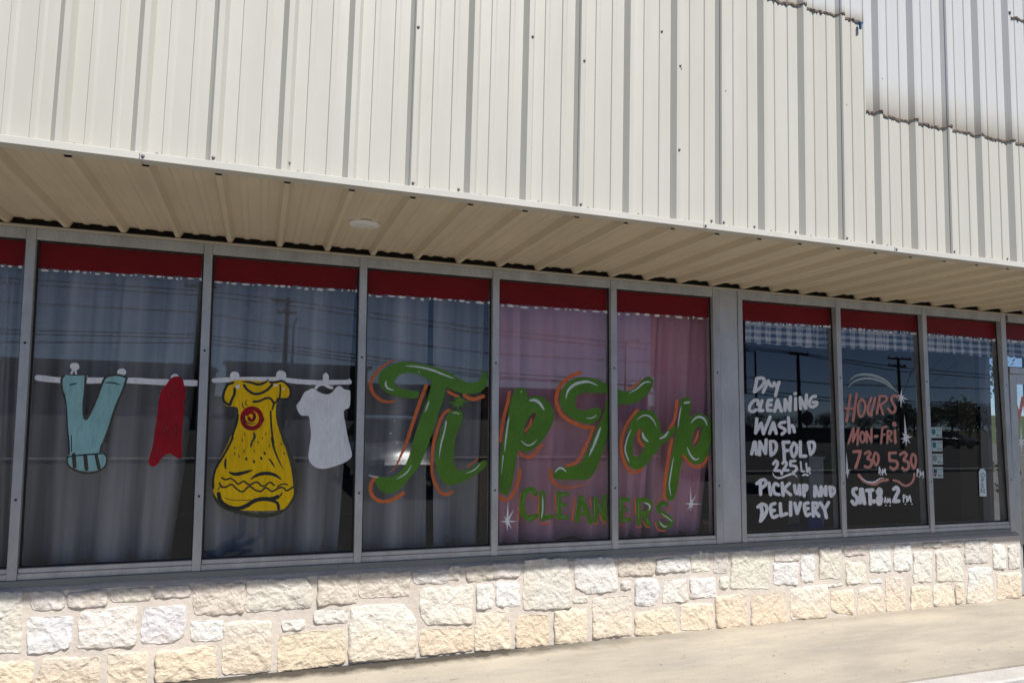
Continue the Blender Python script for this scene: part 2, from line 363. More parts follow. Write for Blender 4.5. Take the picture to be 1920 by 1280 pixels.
mat('car_dark', (.03, .03, .035), .25, metal=.3, coat=.8)
mat('skin', (.42, .26, .19), .55); mat('jeans', (.02, .022, .028), .85); mat('shirt', (.06, .06, .065), .85); mat('hair', (.03, .02, .015), .6); mat('shoe', (.05, .045, .045), .6)

# ------------------------------------------------------------------ the ground in front of the shop
KY = onZ(1666, 1280, ZG).y; KY2 = KY - 0.17
def sheet(name, x0, x1, y0, y1, z, m, nx=1, ny=1):
    vs = [(x0+(x1-x0)*i/nx, y0+(y1-y0)*j/ny, z) for j in range(ny+1) for i in range(nx+1)]
    fs = [(j*(nx+1)+i, j*(nx+1)+i+1, (j+1)*(nx+1)+i+1, (j+1)*(nx+1)+i) for j in range(ny) for i in range(nx)]
    return tag(mesh_obj(name, vs, fs, m), kind='structure')
sheet('ground', -700, 700, -900, 400, -0.262, MAT['grass'])
tag(MB().box(-14, 9.6, KY, 0.05, -0.25, ZG).build('sidewalk', MAT['walk']), kind='structure')
tag(MB().box(-14, 9.6, KY2, KY-.004, -0.25, ZG-.006, bev=.012).build('kerb', MAT['kerb']), kind='structure')
sheet('parking_lot', -60, 120, -16.2, KY2, -0.216, MAT['lot'])
sheet('side_lot', 9.62, 120, KY2+.004, 26, -0.206, MAT['lot'])
tag(MB().box(-200, 300, -16.62, -16.204, -0.26, -0.10, bev=.015).build('road_kerb', MAT['kerb']), kind='structure')
sheet('road', -400, 500, -30, -16.63, -0.236, MAT['asphalt'])
sheet('road_edge_line', -400, 500, -17.6, -17.45, -0.231, MAT['line_paint'])
sheet('far_parking_lot', -300, 400, -140, -30.2, -0.232, MAT['far_lot'])

# ------------------------------------------------------------------ the shop
shop = empty('dry_cleaner_shop', (2.0, 0.0, ZG), 'cream metal clad shop front on a limestone base, its windows painted with clothes and lettering', 'shop')
RP = 0.3048; XR0 = -0.8773; YT, YP = -1.464, -1.432
def rib_pts(xr):
    o = [(xr, YT), (xr+.025, YT), (xr+.044, YP)]
    for c in (xr+.0125+.1016, xr+.0125+.2032): o += [(c-.014, YP), (c-.010, YP-.0055), (c+.008, YP-.0055), (c+.020, YP)]
    o.append((xr+RP-.024, YP)); return o
def fascia_profile(k):
    pts = [(XR0+RP*k-.006, YT+.0085)]
    for r in range(3): pts += rib_pts(XR0+RP*(k+r))
    pts.append((XR0+RP*(k+3)-.004, YT+.0075))
    for i in range(3): pts[i] = (pts[i][0], pts[i][1]-.0022)
    return pts
FULL = []
for k in range(-10, 30, 3): FULL += fascia_profile(k)
def surf_y(x):
    for (a, b) in zip(FULL, FULL[1:]):
        if a[0] <= x <= b[0] and b[0] > a[0]: return a[1]+(b[1]-a[1])*(x-a[0])/(b[0]-a[0])
    return YP
random.seed(4)
# one hex-washer screw, shared by all
sb = MB().lathe((0, 0, 0), [(.0085, 0), (.0085, -.0015), (.0055, -.0022), (.0055, -.006), (.003, -.0068)], 8, axis='Y')
def screw_at(parent, x, y, z, first=[None]):
    if first[0] is None:
        s = mesh_obj('screw', [v+Vector((x, y, z)) for v in sb.v], sb.f, MAT['screw'], parent, org=(x, y, z)); first[0] = s
    else: s = copy_obj(first[0], parent, (x, y, z))
    return s
mids = [(782, 57), (995, 74), (1091, 119), (1355.5, 173), (1270, 128), (1274, 131), (1268, 284), (1586, 197), (1585, 217), (1775, 55), (1782, 258), (1653, 148), (1334, 414), (542, 307), (1240, 60)]
midw = [onY(u, v, YP) for u, v in mids]
ZB, ZTOP = 2.699, 5.3
for k in range(-10, 30, 3):
    pr = fascia_profile(k); nz = 2; vs = []; fs = []
    for j in range(nz+1):
        z = ZB+(ZTOP-ZB)*j/nz
        vs += [(x, y, z) for x, y in pr]
    n = len(pr)
    for j in range(nz):
        for i in range(n-1): fs.append((j*n+i, j*n+i+1, (j+1)*n+i+1, (j+1)*n+i))
    pn = mesh_obj('fascia_panel', vs, fs, MAT['clad'], shop)
    for r in range(3):
        xr = XR0+RP*(k+r)
        if -2.5 < xr < 6.5:
            x = xr+.075+random.uniform(-.012, .012)
            screw_at(pn, x, surf_y(x), 2.712+random.uniform(-.002, .004))
            if r == 0: screw_at(pn, xr+.0125, YT-.0022, 2.722)
            elif random.random() < .35: x = xr-.05; screw_at(pn, x, surf_y(x), 2.73)
    for q in midw:
        if pr[0][0] <= q.x < pr[-1][0]: screw_at(pn, q.x, surf_y(q.x), q.z)
# fascia drip trim in three lengths
XJ = onY(1318, 425, -1.475).x; XJ2 = onY(1676, 467, -1.475).x
xs = [-3.95, -.55, XJ, XJ2, 8.3]
for i in range(4):
    a, b = xs[i]+.0015, xs[i+1]-.0015; dz = (0, .001, 0, .0012)[i]; t = MB()
    t.box(a, b, -1.4815-dz, -1.472-dz, 2.668-dz, 2.701, bev=.0015); t.box(a, b, -1.472-dz, -1.378, 2.6785-dz, 2.682-dz)
    o = t.build('fascia_trim', MAT['trim'], shop)
    if i: screw_at(o, a+.012, -1.4815-dz, 2.684)
# soffit of the same ribbed sheet, hung upside down
XS = -0.8453
def soff(k):
    pts = []
    for r in range(3):
        c = XS+RP*(k+r)
        if r == 0: pts.append((c-.017, .008))
        else: pts.append((c-.031, .038))
        pts += [(c-.0125, 0), (c+.0125, 0), (c+.031, .038)]
        for m in (c+.1016, c+.2032): pts += [(m-.024, .038), (m-.012, .031), (m+.012, .031), (m+.024, .038)]
    pts += [(XS+RP*(k+3)-.031, .038), (XS+RP*(k+3)-.015, .006)]
    return pts
def sof_z(y): return 2.670 - .0283*(y+1.375)
for k in range(-10, 30, 3):
    pr = soff(k); vs = []; fs = []; n = len(pr)
    for y in (-1.374, -.012): vs += [(x, y, sof_z(y)+h) for x, h in pr]
    fs = [(i, n+i, n+i+1, i+1) for i in range(n-1)]
    mesh_obj('soffit_panel', vs, fs, MAT['soffit'], shop)
b = MB(); b.box(-3.9, 8.3, -1.36, .03, 2.76, 2.80); b.box(-3.9, 8.3, -1.375, -1.36, 2.684, 2.80); b.build('soffit_void', MAT['dark_gap'], shop)
MB().box(-3.9, 8.3, .031, .06, 2.628, 2.80).build('gap_backing', MAT['dark_gap'], shop)
MB().box(-3.9, 8.3, -1.40, 6.0, 5.301, 5.36).build('roof', MAT['trim'], shop)
MB().box(-2.34, 8.3, -.036, .03, 2.617, 2.6275, bev=.001).build('head_trim', MAT['head_trim'], shop)

# ragged caulk left where the old sign box was sealed to the ribs
def caulk(x0, x1, z, seed, parent):
    rnd = random.Random(seed); vs = []; fs = []; x = x0; i = 0; off = 0.0
    while x < x1:
        y = surf_y(x); off = off*.75 + rnd.uniform(-.0055, .0055)
        zz = z + off + (.006 if y < YT+.01 else 0)
        pr = rnd.uniform(.004, .011); th = rnd.uniform(.003, .0065)
        if rnd.random() < .10: pr = rnd.uniform(.009, .016)
        dr = rnd.uniform(0, .006) if rnd.random() < .8 else rnd.uniform(.005, .012)
        vs += [(x, y+.003, zz+th), (x, y-pr, zz+th*.5), (x, y-pr*.8, zz-th-dr), (x, y+.003, zz-th)]
        if i: b0 = 4*(i-1); fs += [(b0+j, b0+4+j, b0+4+(j+1) % 4, b0+(j+1) % 4) for j in range(4)]
        i += 1; x += rnd.uniform(.005, .013)
    fs += [(0, 1, 2, 3), (4*i-1, 4*i-2, 4*i-3, 4*i-4)]
    return mesh_obj('caulk_bead', vs, fs, MAT['caulk'], parent)
tag(caulk(XSG+.006, 8.2, ZS1, 2, shop), 'ragged rusty caulk line across the ribs')
tag(caulk(2.1, XSG-.006, ZS2+.006, 5, shop), 'ragged rusty caulk line near the top')
caulk(4.92, 8.2, 4.52, 9, shop)

# ------------------------------------------------------------------ stone base
WX1 = onY(1914, 1060, -.03).x
wall = MB()
wall.box(-3.9, WX1, -.030, .10, ZG-.02, .500)
wall.add([(-3.9, -.030, .5005), (WX1, -.030, .5005), (WX1, .0, .528), (-3.9, .0, .528), (-3.9, .10, .5275), (WX1, .10, .5275), (-3.9, .10, .5005), (WX1, .10, .5005)],
         [(0, 1, 2, 3), (3, 2, 5, 4), (1, 7, 5, 2), (0, 3, 4, 6)])
stone_wall = wall.build('stone_wall', MAT['mortar'], shop)
def sA(*q): return [(x/4.0, 1040+y/4.0) for x, y in q]
def sB(*q): return [(440+x/3.692, 1020+y/3.692) for x, y in q]
def sC(*q): return [(900+x/3.692, 1000+y/3.692) for x, y in q]
def sD(*q): return [(1360+x/3.4286, 980+y/3.4286) for x, y in q]
WH, CR, TN, PK, OR, YL, SHADED = (.69, .675, .65), (.655, .62, .56), (.60, .545, .47), (.60, .55, .495), (.655, .57, .455), (.66, .605, .515), (.61, .57, .52)  # last tone puts the canopy's shade into the colour of some upper stones
STONES = [
 (sA((-60,300),(155,300),(140,720),(-60,725)),CR),(sA((235,285),(465,285),(468,400),(245,408)),PK),(sA((520,295),(785,268),(780,380),(522,395)),PK),
 (sA((850,270),(1110,252),(1110,338),(850,350)),PK),(sA((1165,244),(1410,232),(1410,312),(1165,322)),PK),(sA((1470,230),(1820,215),(1815,432),(1470,440)),TN),
 (sA((212,482),(530,470),(508,700),(205,740)),WH),(sA((612,440),(1015,395),(1000,685),(590,697)),CR),(sA((1085,415),(1385,385),(1378,600),(1315,650),(1060,662)),WH),
 (sA((1440,510),(1665,505),(1650,635),(1437,637)),WH),(sA((-60,815),(230,815),(215,975),(-60,985)),OR),(sA((325,790),(720,775),(725,985),(270,1010)),TN),
 (sA((820,752),(1095,740),(1085,975),(815,985)),YL),(sA((1190,732),(1600,690),(1605,920),(1170,955)),OR),
 ([(420,1172),(448,1166),(507,1166),(506,1256),(418,1264)],YL),(sB((100,255),(480,240),(522,300),(520,430),(95,462)),CR),
 (sB((585,222),(855,215),(840,400),(585,420)),TN),(sB((885,207),(1205,200),(1205,350),(885,365)),TN),(sB((1240,197),(1480,182),(1470,265),(1268,272)),SHADED),
 (sB((1492,162),(1560,156),(1555,240),(1492,246)),PK),(sB((1612,157),(1790,150),(1790,240),(1620,255)),TN),(sC((102,215),(275,210),(270,295),(105,303)),SHADED),
 (sB((560,466),(770,456),(770,540),(560,546)),CR),(sB((335,541),(480,526),(475,588),(342,600)),CR),(sB((320,640),(745,595),(750,825),(315,880)),OR),
 (sB((812,440),(1170,416),(1250,520),(1250,785),(795,818)),CR),(sB((1290,320),(1640,292),(1640,545),(1340,555),(1292,480)),CR),(sB((1685,292),(1795,282),(1785,435),(1685,446)),WH),
 (sB((1302,602),(1635,585),(1640,735),(1302,768)),OR),(sB((1680,490),(1895,472),(1910,722),(1668,738)),YL),
 (sC((122,347),(270,340),(275,490),(126,502)),WH),(sC((320,190),(615,182),(635,515),(305,526)),CR),(sC((668,187),(930,176),(950,395),(820,412),(745,408),(668,372)),WH),
 (sC((976,177),(1195,166),(1195,280),(980,290)),TN),(sC((1240,192),(1360,166),(1448,170),(1450,255),(1235,266)),WH),(sC((1470,147),(1585,141),(1590,250),(1476,260)),CR),
 (sC((1630,137),(1720,132),(1715,260),(1630,267)),SHADED),(sC((986,336),(1050,331),(1050,384),(986,389)),CR),(sC((1088,330),(1225,317),(1250,400),(1215,490),(1087,495)),WH),
 (sC((1285,326),(1430,317),(1435,465),(1275,476)),CR),(sC((1470,319),(1630,313),(1635,435),(1470,441)),WH),(sC((1666,310),(1724,302),(1720,374),(1668,380)),CR),
 (sC((652,446),(745,441),(745,477),(656,480)),CR),(sC((265,577),(465,571),(475,768),(255,790)),OR),(sC((526,541),(740,526),(735,745),(526,765)),YL),
 (sC((790,456),(1045,437),(1050,700),(792,725)),CR),(sC((1090,560),(1345,517),(1365,690),(1087,702)),YL),(sC((1405,500),(1605,487),(1610,655),(1407,665)),YL),
 (sC((1642,440),(1845,427),(1850,640),(1647,647)),OR),(sD((47,187),(300,180),(285,415),(46,420)),CR),(sD((332,190),(480,178),(475,240),(335,246)),SHADED),
 (sD((322,266),(470,263),(465,395),(325,388)),WH),(sD((501,165),(600,152),(598,185),(501,190)),TN),(sD((498,211),(580,209),(572,370),(499,372)),WH),
 (sD((613,167),(750,162),(745,350),(616,352)),CR),(sD((777,152),(910,147),(910,200),(780,210)),TN),(sD((786,251),(905,247),(910,380),(786,390)),CR),
 (sD((941,152),(1070,149),(1070,308),(941,312)),WH),(sD((1096,149),(1195,144),(1195,300),(1096,305)),WH),(sD((1221,196),(1330,191),(1330,370),(1222,378)),CR),
 (sD((1286,132),(1395,129),(1395,155),(1286,160)),TN),(sD((1441,127),(1535,118),(1530,150),(1441,151)),TN),(sD((1366,186),(1500,181),(1533,230),(1535,368),(1369,372)),CR),
 (sD((1552,121),(1695,114),(1695,250),(1556,258)),CR),(sD((1731,146),(1800,143),(1805,288),(1735,290)),WH),(sD((1830,152),(1900,142),(1900,285),(1831,288)),CR),
 (sD((941,363),(1008,361),(1008,385),(941,389)),WH),(sD((182,470),(385,452),(400,638),(177,655)),OR),(sD((433,431),(655,402),(660,605),(434,620)),CR),
 (sD((669,401),(760,389),(758,402),(671,415)),CR),(sD((692,446),(825,437),(828,585),(760,578),(691,560)),YL),(sD((868,431),(1005,417),(1015,583),(861,590)),CR),
 (sD((1039,367),(1160,361),(1165,558),(1046,564)),YL),(sD((1206,416),(1320,407),(1325,553),(1201,562)),CR),(sD((1351,401),(1465,397),(1470,528),(1351,534)),CR),
 (sD((1488,401),(1535,397),(1538,500),(1491,518)),YL),(sD((1578,296),(1710,289),(1730,498),(1562,514)),WH),(sD((1762,331),(1900,322),(1900,474),(1762,485)),YL),
]
rs = random.Random(11)
def add_stone(corners, colr):
    """corners: >=4 (x,z) points, clockwise from top left; resampled to a rough-edged cushion"""
    P = [Vector((x, 0, z)) for x, z in corners]
    cx = sum((p for p in P), Vector())/len(P)
    w_ = max(p.x for p in P)-min(p.x for p in P); h_ = max(p.z for p in P)-min(p.z for p in P)
    per = [(P[i]-P[i-1]).length for i in range(len(P))]; N = max(20, min(44, int(sum(per)/.022)))
    rim = []
    L = [(P[(i+1) % len(P)]-P[i]).length for i in range(len(P))]; T = sum(L)
    for j in range(N):
        s = T*j/N; i = 0
        while s > L[i]: s -= L[i]; i += 1
        rim.append(P[i].lerp(P[(i+1) % len(P)], s/L[i]))
    # round the corners a little, then roughen
    rim = [(rim[j-1]+rim[j]*6+rim[(j+1) % N])/8 for j in range(N)]
    grow = 1+.019/max(.04, min(w_, h_)); rim = [cx+(p-cx)*min(grow, 1.16) for p in rim]
    j1, j2 = rs.uniform(0, 6.28), rs.uniform(0, 6.28); mn = min(w_, h_)
    ring = []
    for j, p in enumerate(rim):
        d = (p-cx); d.normalize()
        a = .003*math.sin(j*5*6.28/N*.8+j1) + .0025*math.sin(j*11*6.28/N+j2) + rs.uniform(-.0055, .0055)
        ring.append(p + d*a*min(1, mn/.14))
    proud = rs.uniform(.004, .011); tx, tz = rs.uniform(-.04, .04), rs.uniform(-.05, .05)
    vs = []; fs = []
    lev = [(1.0, .006), (.99, -.004), (.97, -.7), (.90, -1.0), (.62, -1.0), (.30, -1.0)]
    ph = [rs.uniform(0, 6.28) for _ in range(4)]
    for li, (sc_, dy) in enumerate(lev):
        for p in ring:
            q = cx+(p-cx)*sc_
            if dy > -.1: y = -.030+dy
            else: y = -.030 + dy*proud - (q.x-cx.x)*tx - (q.z-cx.z)*tz + .0045*math.sin(q.x*37+ph[0])*math.cos(q.z*45+ph[1]) + .003*math.sin(q.x*83+q.z*71+ph[2]) + rs.uniform(-.002, .002)
            vs.append((q.x, min(y, -.024 if dy > -.1 else -.031), q.z))
    for li in range(len(lev)-1):
        for j in range(N): fs.append((li*N+j, (li+1)*N+j, (li+1)*N+(j+1) % N, li*N+(j+1) % N))
    vs.append((cx.x, -.030-proud, cx.z)); c = len(vs)-1
    for j in range(N): fs.append(((len(lev)-1)*N+j, c, (len(lev)-1)*N+(j+1) % N))
    o = mesh_obj('stone', vs, fs, MAT['stone'], stone_wall, smooth=True)
    k = rs.uniform(.93, 1.05); o.color = (colr[0]*k, colr[1]*k*rs.uniform(.98, 1.02), colr[2]*k*rs.uniform(.95, 1.04), 1)
for q, c in STONES:
    add_stone([(p.x, p.z) for p in [onY(u, v, -.045) for u, v in q]], c)
z_rows = [(-.065, .14), (.165, .335), (.36, .49)]                    # the run of wall left of the photograph
for z0, z1 in z_rows:
    x = -3.85+rs.uniform(0, .1)
    while x < -1.42:
        ww = rs.uniform(.14, .34); x1 = min(x+ww, -1.14)
        add_stone([(x, z1+rs.uniform(-.02, .01)), (x1, z1+rs.uniform(-.02, .01)), (x1, z0+rs.uniform(0, .02)), (x, z0+rs.uniform(0, .02))], rs.choice([WH, CR, TN, YL, OR])); x = x1+rs.uniform(.025, .04)

# ------------------------------------------------------------------ aluminium storefront
ZS, ZH = .562, 2.617
MUL = [(-2.335, -2.283), (-1.318, -1.268), (-.345, -.295), (.640, .690), (1.600, 1.650), (2.562, 2.613), (3.497, 3.558), (3.741, 3.786), (4.774, 4.825), (5.792, 5.843), (6.818, 6.882)]
plug = MB().lathe((0, 0, 0), [(.0075, .001), (.0075, -.0012)], 10, axis='Y'); plug0 = None
for i, (a, b_) in enumerate(MUL):
    zb = ZS if i < 10 else .53
    o = MB().box(a, b_, 0.0, .105, zb, ZH, lean=LEAN, bev=.002).build('mullion', MAT['alu'], shop)
    if i == 7: continue
    for z in (1.93, 1.02):
        x = (a+b_)/2 + LEAN*(z-zb); p = (x, -.0002, z)
        if plug0 is None: plug0 = mesh_obj('screw_plug', [v+Vector(p) for v in plug.v], plug.f, MAT['gasket'], o, org=p)
        else: copy_obj(plug0, o, p)
MB().box(3.562, 3.737, .006, .105, ZS, ZH, lean=LEAN, bev=.002).build('pier_plate', MAT['alu_pier'], shop)
for i in range(10):
    if i == 6: continue
    x0, x1 = MUL[i][1]+.001, MUL[i+1][0]-.001; lt = LEAN*(ZH-ZS)
    r = MB(); r.box(x0, x1, .006, .105, ZS, .598, bev=.0015); r.box(x0, x1, .012, .100, .5985, .627, bev=.002); r.build('bottom_rail', MAT['alu'], shop)
    MB().box(x0+lt, x1+lt, .004, .105, 2.552, ZH-.001, bev=.0015).build('head_rail', MAT['alu'], shop)
for a, b_, e in ((-2.36, .54, 0), (.5415, 3.05, .0012), (3.0515, 6.80, 0)):
    MB().add([(a, -.014-e, .5285), (b_, -.014-e, .5285), (b_, -.006-e, .561), (a, -.006-e, .561), (a, .10, .5285), (b_, .10, .5285), (b_, .10, .561), (a, .10, .561)],
             [(0, 1, 2, 3), (3, 2, 6, 7), (1, 5, 6, 2), (4, 0, 3, 7), (4, 5, 1, 0), (5, 4, 7, 6)]).build('sill_flashing', MAT['flashing'], shop)
PANES = {}
def tilt(i): return TILT if i >= 6 else 0.0
def pane_y(i, z): return GY + tilt(i)*(z-1.6)
def onPane(u, v, i, off=0.0):
    d = ray(u, v); t = tilt(i); s = (GY-off+t*(CAM.z-1.6)-CAM.y)/(d.y-t*d.z); return CAM+d*s
def make_pane(i, x0, x1, z0, z1, parent):
    vs = []
    for (x, z) in ((x0, z0), (x1, z0), (x1, z1), (x0, z1)):
        xx = x + LEAN*(z-ZS); vs.append((xx, pane_y(i, z), z))
    vs += [(x, y+.006, z) for x, y, z in vs]
    o = mesh_obj('window_pane', vs, [(0, 1, 2, 3), (7, 6, 5, 4), (0, 4, 5, 1), (1, 5, 6, 2), (2, 6, 7, 3), (3, 7, 4, 0)], [MAT['glass'], MAT['glass_back']], parent, midx=[0, 1, 1, 1, 1, 1])
    g = MB(); e = .009
    for (a, b_, c, d) in ((x0, x0+e, z0, z1), (x1-e, x1, z0, z1)):
        ya = pane_y(i, c); yb = pane_y(i, d); l0 = LEAN*(c-ZS); l1 = LEAN*(d-ZS)
        g.add([(a+l0, ya-.010, c), (b_+l0, ya-.010, c), (b_+l1, yb-.010, d), (a+l1, yb-.010, d), (a+l0, ya-.001, c), (b_+l0, ya-.001, c), (b_+l1, yb-.001, d), (a+l1, yb-.001, d)],
              [(0, 1, 2, 3), (0, 4, 5, 1), (1, 5, 6, 2), (2, 6, 7, 3), (3, 7, 4, 0)])
    for (c, d) in ((z0, z0+e), (z1-e, z1)):
        l0 = LEAN*(c-ZS); ya = pane_y(i, c); g.box(x0+e+l0, x1-e+l0, ya-.0095, ya-.001, c, d)
    g.build('gasket', MAT['gasket'], o); PANES[i] = o; return o
NAMES = {0: 0, 1: 1, 2: 2, 3: 3, 4: 4, 5: 5, 7: 6, 8: 7, 9: 8}
for i in (0, 1, 2, 3, 4, 5, 7, 8, 9): make_pane(NAMES[i], MUL[i][1]+.002, MUL[i+1][0]-.002, .626, 2.553, shop)
# entrance door and transom at the right end
door = MB(); DX0, DX1 = 6.884, 7.86
door.box(DX0, DX1, .004, .105, 2.045, 2.105, bev=.002); door.box(DX1, DX1+.06, 0, .105, ZG, ZH, bev=.002)
door.build('door_frame', MAT['alu'], shop)
MB().box(DX0-.0, DX1, .004, .105, 2.552, ZH-.001, bev=.0015).build('head_rail', MAT['alu'], shop)
MB().box(6.882, DX0+.001, 0.0, .105, ZG, .529).build('door_jamb', MAT['alu'], shop)
make_pane(10, DX0+.05, DX1+.03, 2.106, 2.551, shop)
d2 = MB(); d2.box(DX0+.004, DX0+.10, .012, .06, ZG+.012, 2.040, bev=.003); d2.box(DX1-.10, DX1-.004, .012, .06, ZG+.012, 2.040, bev=.003)
d2.box(DX0+.101, DX1-.101, .012, .06, 1.945, 2.040, bev=.003); d2.box(DX0+.101, DX1-.101, .012, .06, ZG+.012, .17, bev=.003)
entry = d2.build('entrance_door', MAT['alu'], shop)
mesh_obj('door_pane', [(DX0+.10, .045, .169), (DX1-.10, .045, .169), (DX1-.10, .045, 1.946), (DX0+.10, .045, 1.946)]+[(DX0+.10, .051, .169), (DX1-.10, .051, .169), (DX1-.10, .051, 1.946), (DX0+.10, .051, 1.946)],
         [(0, 1, 2, 3), (7, 6, 5, 4), (0, 4, 5, 1), (1, 5, 6, 2), (2, 6, 7, 3), (3, 7, 4, 0)], [MAT['glass'], MAT['glass_back']], entry, midx=[0, 1, 1, 1, 1, 1])
MB().tube([(DX1-.05, .012, .85), (DX1-.05, -.035, .87), (DX1-.05, -.035, 1.13), (DX1-.05, .012, 1.15)], .009, 8).build('handle', MAT['screw'], entry, smooth=True)
# walls beyond the glazing, the room behind it
MB().box(-3.9, -2.337, .0, .12, .53, 2.615).build('end_wall', MAT['trim'], shop)
MB().box(DX1+.062, 8.62, .0, .12, ZG, 2.615).build('end_wall', MAT['trim'], shop)
MB().box(-3.9, 8.3, .061, .20, 2.618, 5.3).build('upper_wall', MAT['trim'], shop)
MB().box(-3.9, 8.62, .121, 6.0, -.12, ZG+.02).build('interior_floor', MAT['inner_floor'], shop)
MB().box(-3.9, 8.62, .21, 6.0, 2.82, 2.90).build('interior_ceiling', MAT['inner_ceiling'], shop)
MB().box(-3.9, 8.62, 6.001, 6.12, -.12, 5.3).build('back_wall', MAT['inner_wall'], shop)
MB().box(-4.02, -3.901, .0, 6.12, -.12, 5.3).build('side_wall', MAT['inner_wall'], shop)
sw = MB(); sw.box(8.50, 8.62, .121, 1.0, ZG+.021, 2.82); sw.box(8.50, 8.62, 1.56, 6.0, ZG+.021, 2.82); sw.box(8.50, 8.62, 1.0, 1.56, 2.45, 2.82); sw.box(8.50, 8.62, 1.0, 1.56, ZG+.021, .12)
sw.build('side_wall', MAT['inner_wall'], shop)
sf_ = MB(); sf_.box(8.46, 8.63, 1.561, 1.80, .1, 2.5); sf_.build('side_window_post', MAT['post_tan'], shop)
s2 = MB(); s2.box(8.45, 8.64, 1.50, 1.52, .12, 2.45); s2.box(8.45, 8.64, 1.535, 1.558, .12, 2.45); s2.build('side_window_frame', MAT['dark_plastic'], shop)
mesh_obj('side_window_pane', [(8.56, 1.0, .12), (8.56, 1.5, .12), (8.56, 1.5, 2.45), (8.56, 1.0, 2.45), (8.566, 1.0, .12), (8.566, 1.5, .12), (8.566, 1.5, 2.45), (8.566, 1.0, 2.45)],
         [(0, 1, 2, 3), (7, 6, 5, 4), (0, 4, 5, 1), (1, 5, 6, 2), (2, 6, 7, 3), (3, 7, 4, 0)], [MAT['glass'], MAT['glass_back']], shop, midx=[0, 1, 1, 1, 1, 1])
MB().box(3.79, 6.81, .106, .30, .56, .595, bev=.004).build('inner_sill', MAT['post_tan'], shop)

# ------------------------------------------------------------------ hand-painted window art (flat paint on the outside of the panes)
CR_ = {'K1': (1395, 700, 8.533), 'K2': (1395, 840, 8.533), 'K3': (1575, 690, 9.143), 'K4': (1575, 820, 9.143), 'K5': (1735, 780, 7.111), 'K6': (685, 665, 8), 'K7': (685, 800, 8),
       'K8': (935, 690, 8), 'L1': (930, 830, 7.529), 'L2': (1150, 690, 8), 'L3': (1150, 830, 7.529), 'L4': (390, 680, 8.533), 'L5': (390, 820, 8), 'L6': (540, 680, 6.095),
       'L7': (60, 670, 5.82), 'L8': (250, 690, 6.4), 'PX': (0, 0, 1)}
def T(c, pts): ox, oy, s = CR_[c]; return [(ox+x/s, oy+y/s) for x, y in pts]
def catmull(P, n=5, closed=False):
    if len(P) < 3: return list(P)
    out = []; N = len(P); rng = range(N) if closed else range(N-1)
    for i in rng:
        g = (lambda k: P[k % N]) if closed else (lambda k: P[max(0, min(N-1, k))])
        p0, p1, p2, p3 = g(i-1), g(i), g(i+1), g(i+2)
        for j in range(n):
            t = j/n; a = []
            for d in (0, 1):
                a.append(.5*(2*p1[d]+(p2[d]-p0[d])*t+(2*p0[d]-5*p1[d]+4*p2[d]-p3[d])*t*t+(3*p1[d]-p0[d]-3*p2[d]+p3[d])*t**3))
            out.append(tuple(a))
    if not closed: out.append(P[-1])
    return out
rp = random.Random(3)
def stroke(px, w, taper=0, smooth=True, rnd=True, dx=0, dy=0):
    """px polyline -> list of small convex polygons (in photo pixels) covering a brush stroke of width w; taper 1 = both ends, 2 = end only"""
    P = catmull(px, 5) if smooth else list(px); P = [(x+dx, y+dy) for x, y in P]; n = len(P); polys = []
    rad = []
    for i in range(n):
        t = i/(n-1) if n > 1 else .5; r = w/2
        if taper == 1: r *= max(.12, math.sin(math.pi*min(1, max(0, t)))**.6)
        elif taper == 2: r *= max(.12, 1-t**1.6)
        if rnd: r *= 1+.05*math.sin(i*1.7+w)+rp.uniform(-.03, .03)
        rad.append(r)
    for i in range(n):
        k = 10 if w > 4 else 7; x, y = P[i]; a0 = rp.uniform(0, 1)
        polys.append([(x+rad[i]*math.cos(a0+6.2832*j/k), y+rad[i]*math.sin(a0+6.2832*j/k)) for j in range(k)])
        if i:
            x0, y0 = P[i-1]; dx_, dy_ = x-x0, y-y0; L = math.hypot(dx_, dy_)
            if L < 1e-4: continue
            nx, ny = -dy_/L, dx_/L
            polys.append([(x0+nx*rad[i-1], y0+ny*rad[i-1]), (x+nx*rad[i], y+ny*rad[i]), (x-nx*rad[i], y-ny*rad[i]), (x0-nx*rad[i-1], y0-ny*rad[i-1])])
    return polys
def disc(cx, cy, rx, ry=None, n=14, j=.08):
    ry = ry or rx; return [(cx+rx*(1+rp.uniform(-j, j))*math.cos(6.2832*i/n), cy+ry*(1+rp.uniform(-j, j))*math.sin(6.2832*i/n)) for i in range(n)]
def star(c, tips, r):
    out = []
    for t in tips:
        dx, dy = t[0]-c[0], t[1]-c[1]; L = math.hypot(dx, dy); nx, ny = -dy/L*r, dx/L*r
        out.append([(c[0]+nx, c[1]+ny), t, (c[0]-nx, c[1]-ny)])
    return out + [disc(c[0], c[1], r*1.25, n=8)]
LAYER = {}
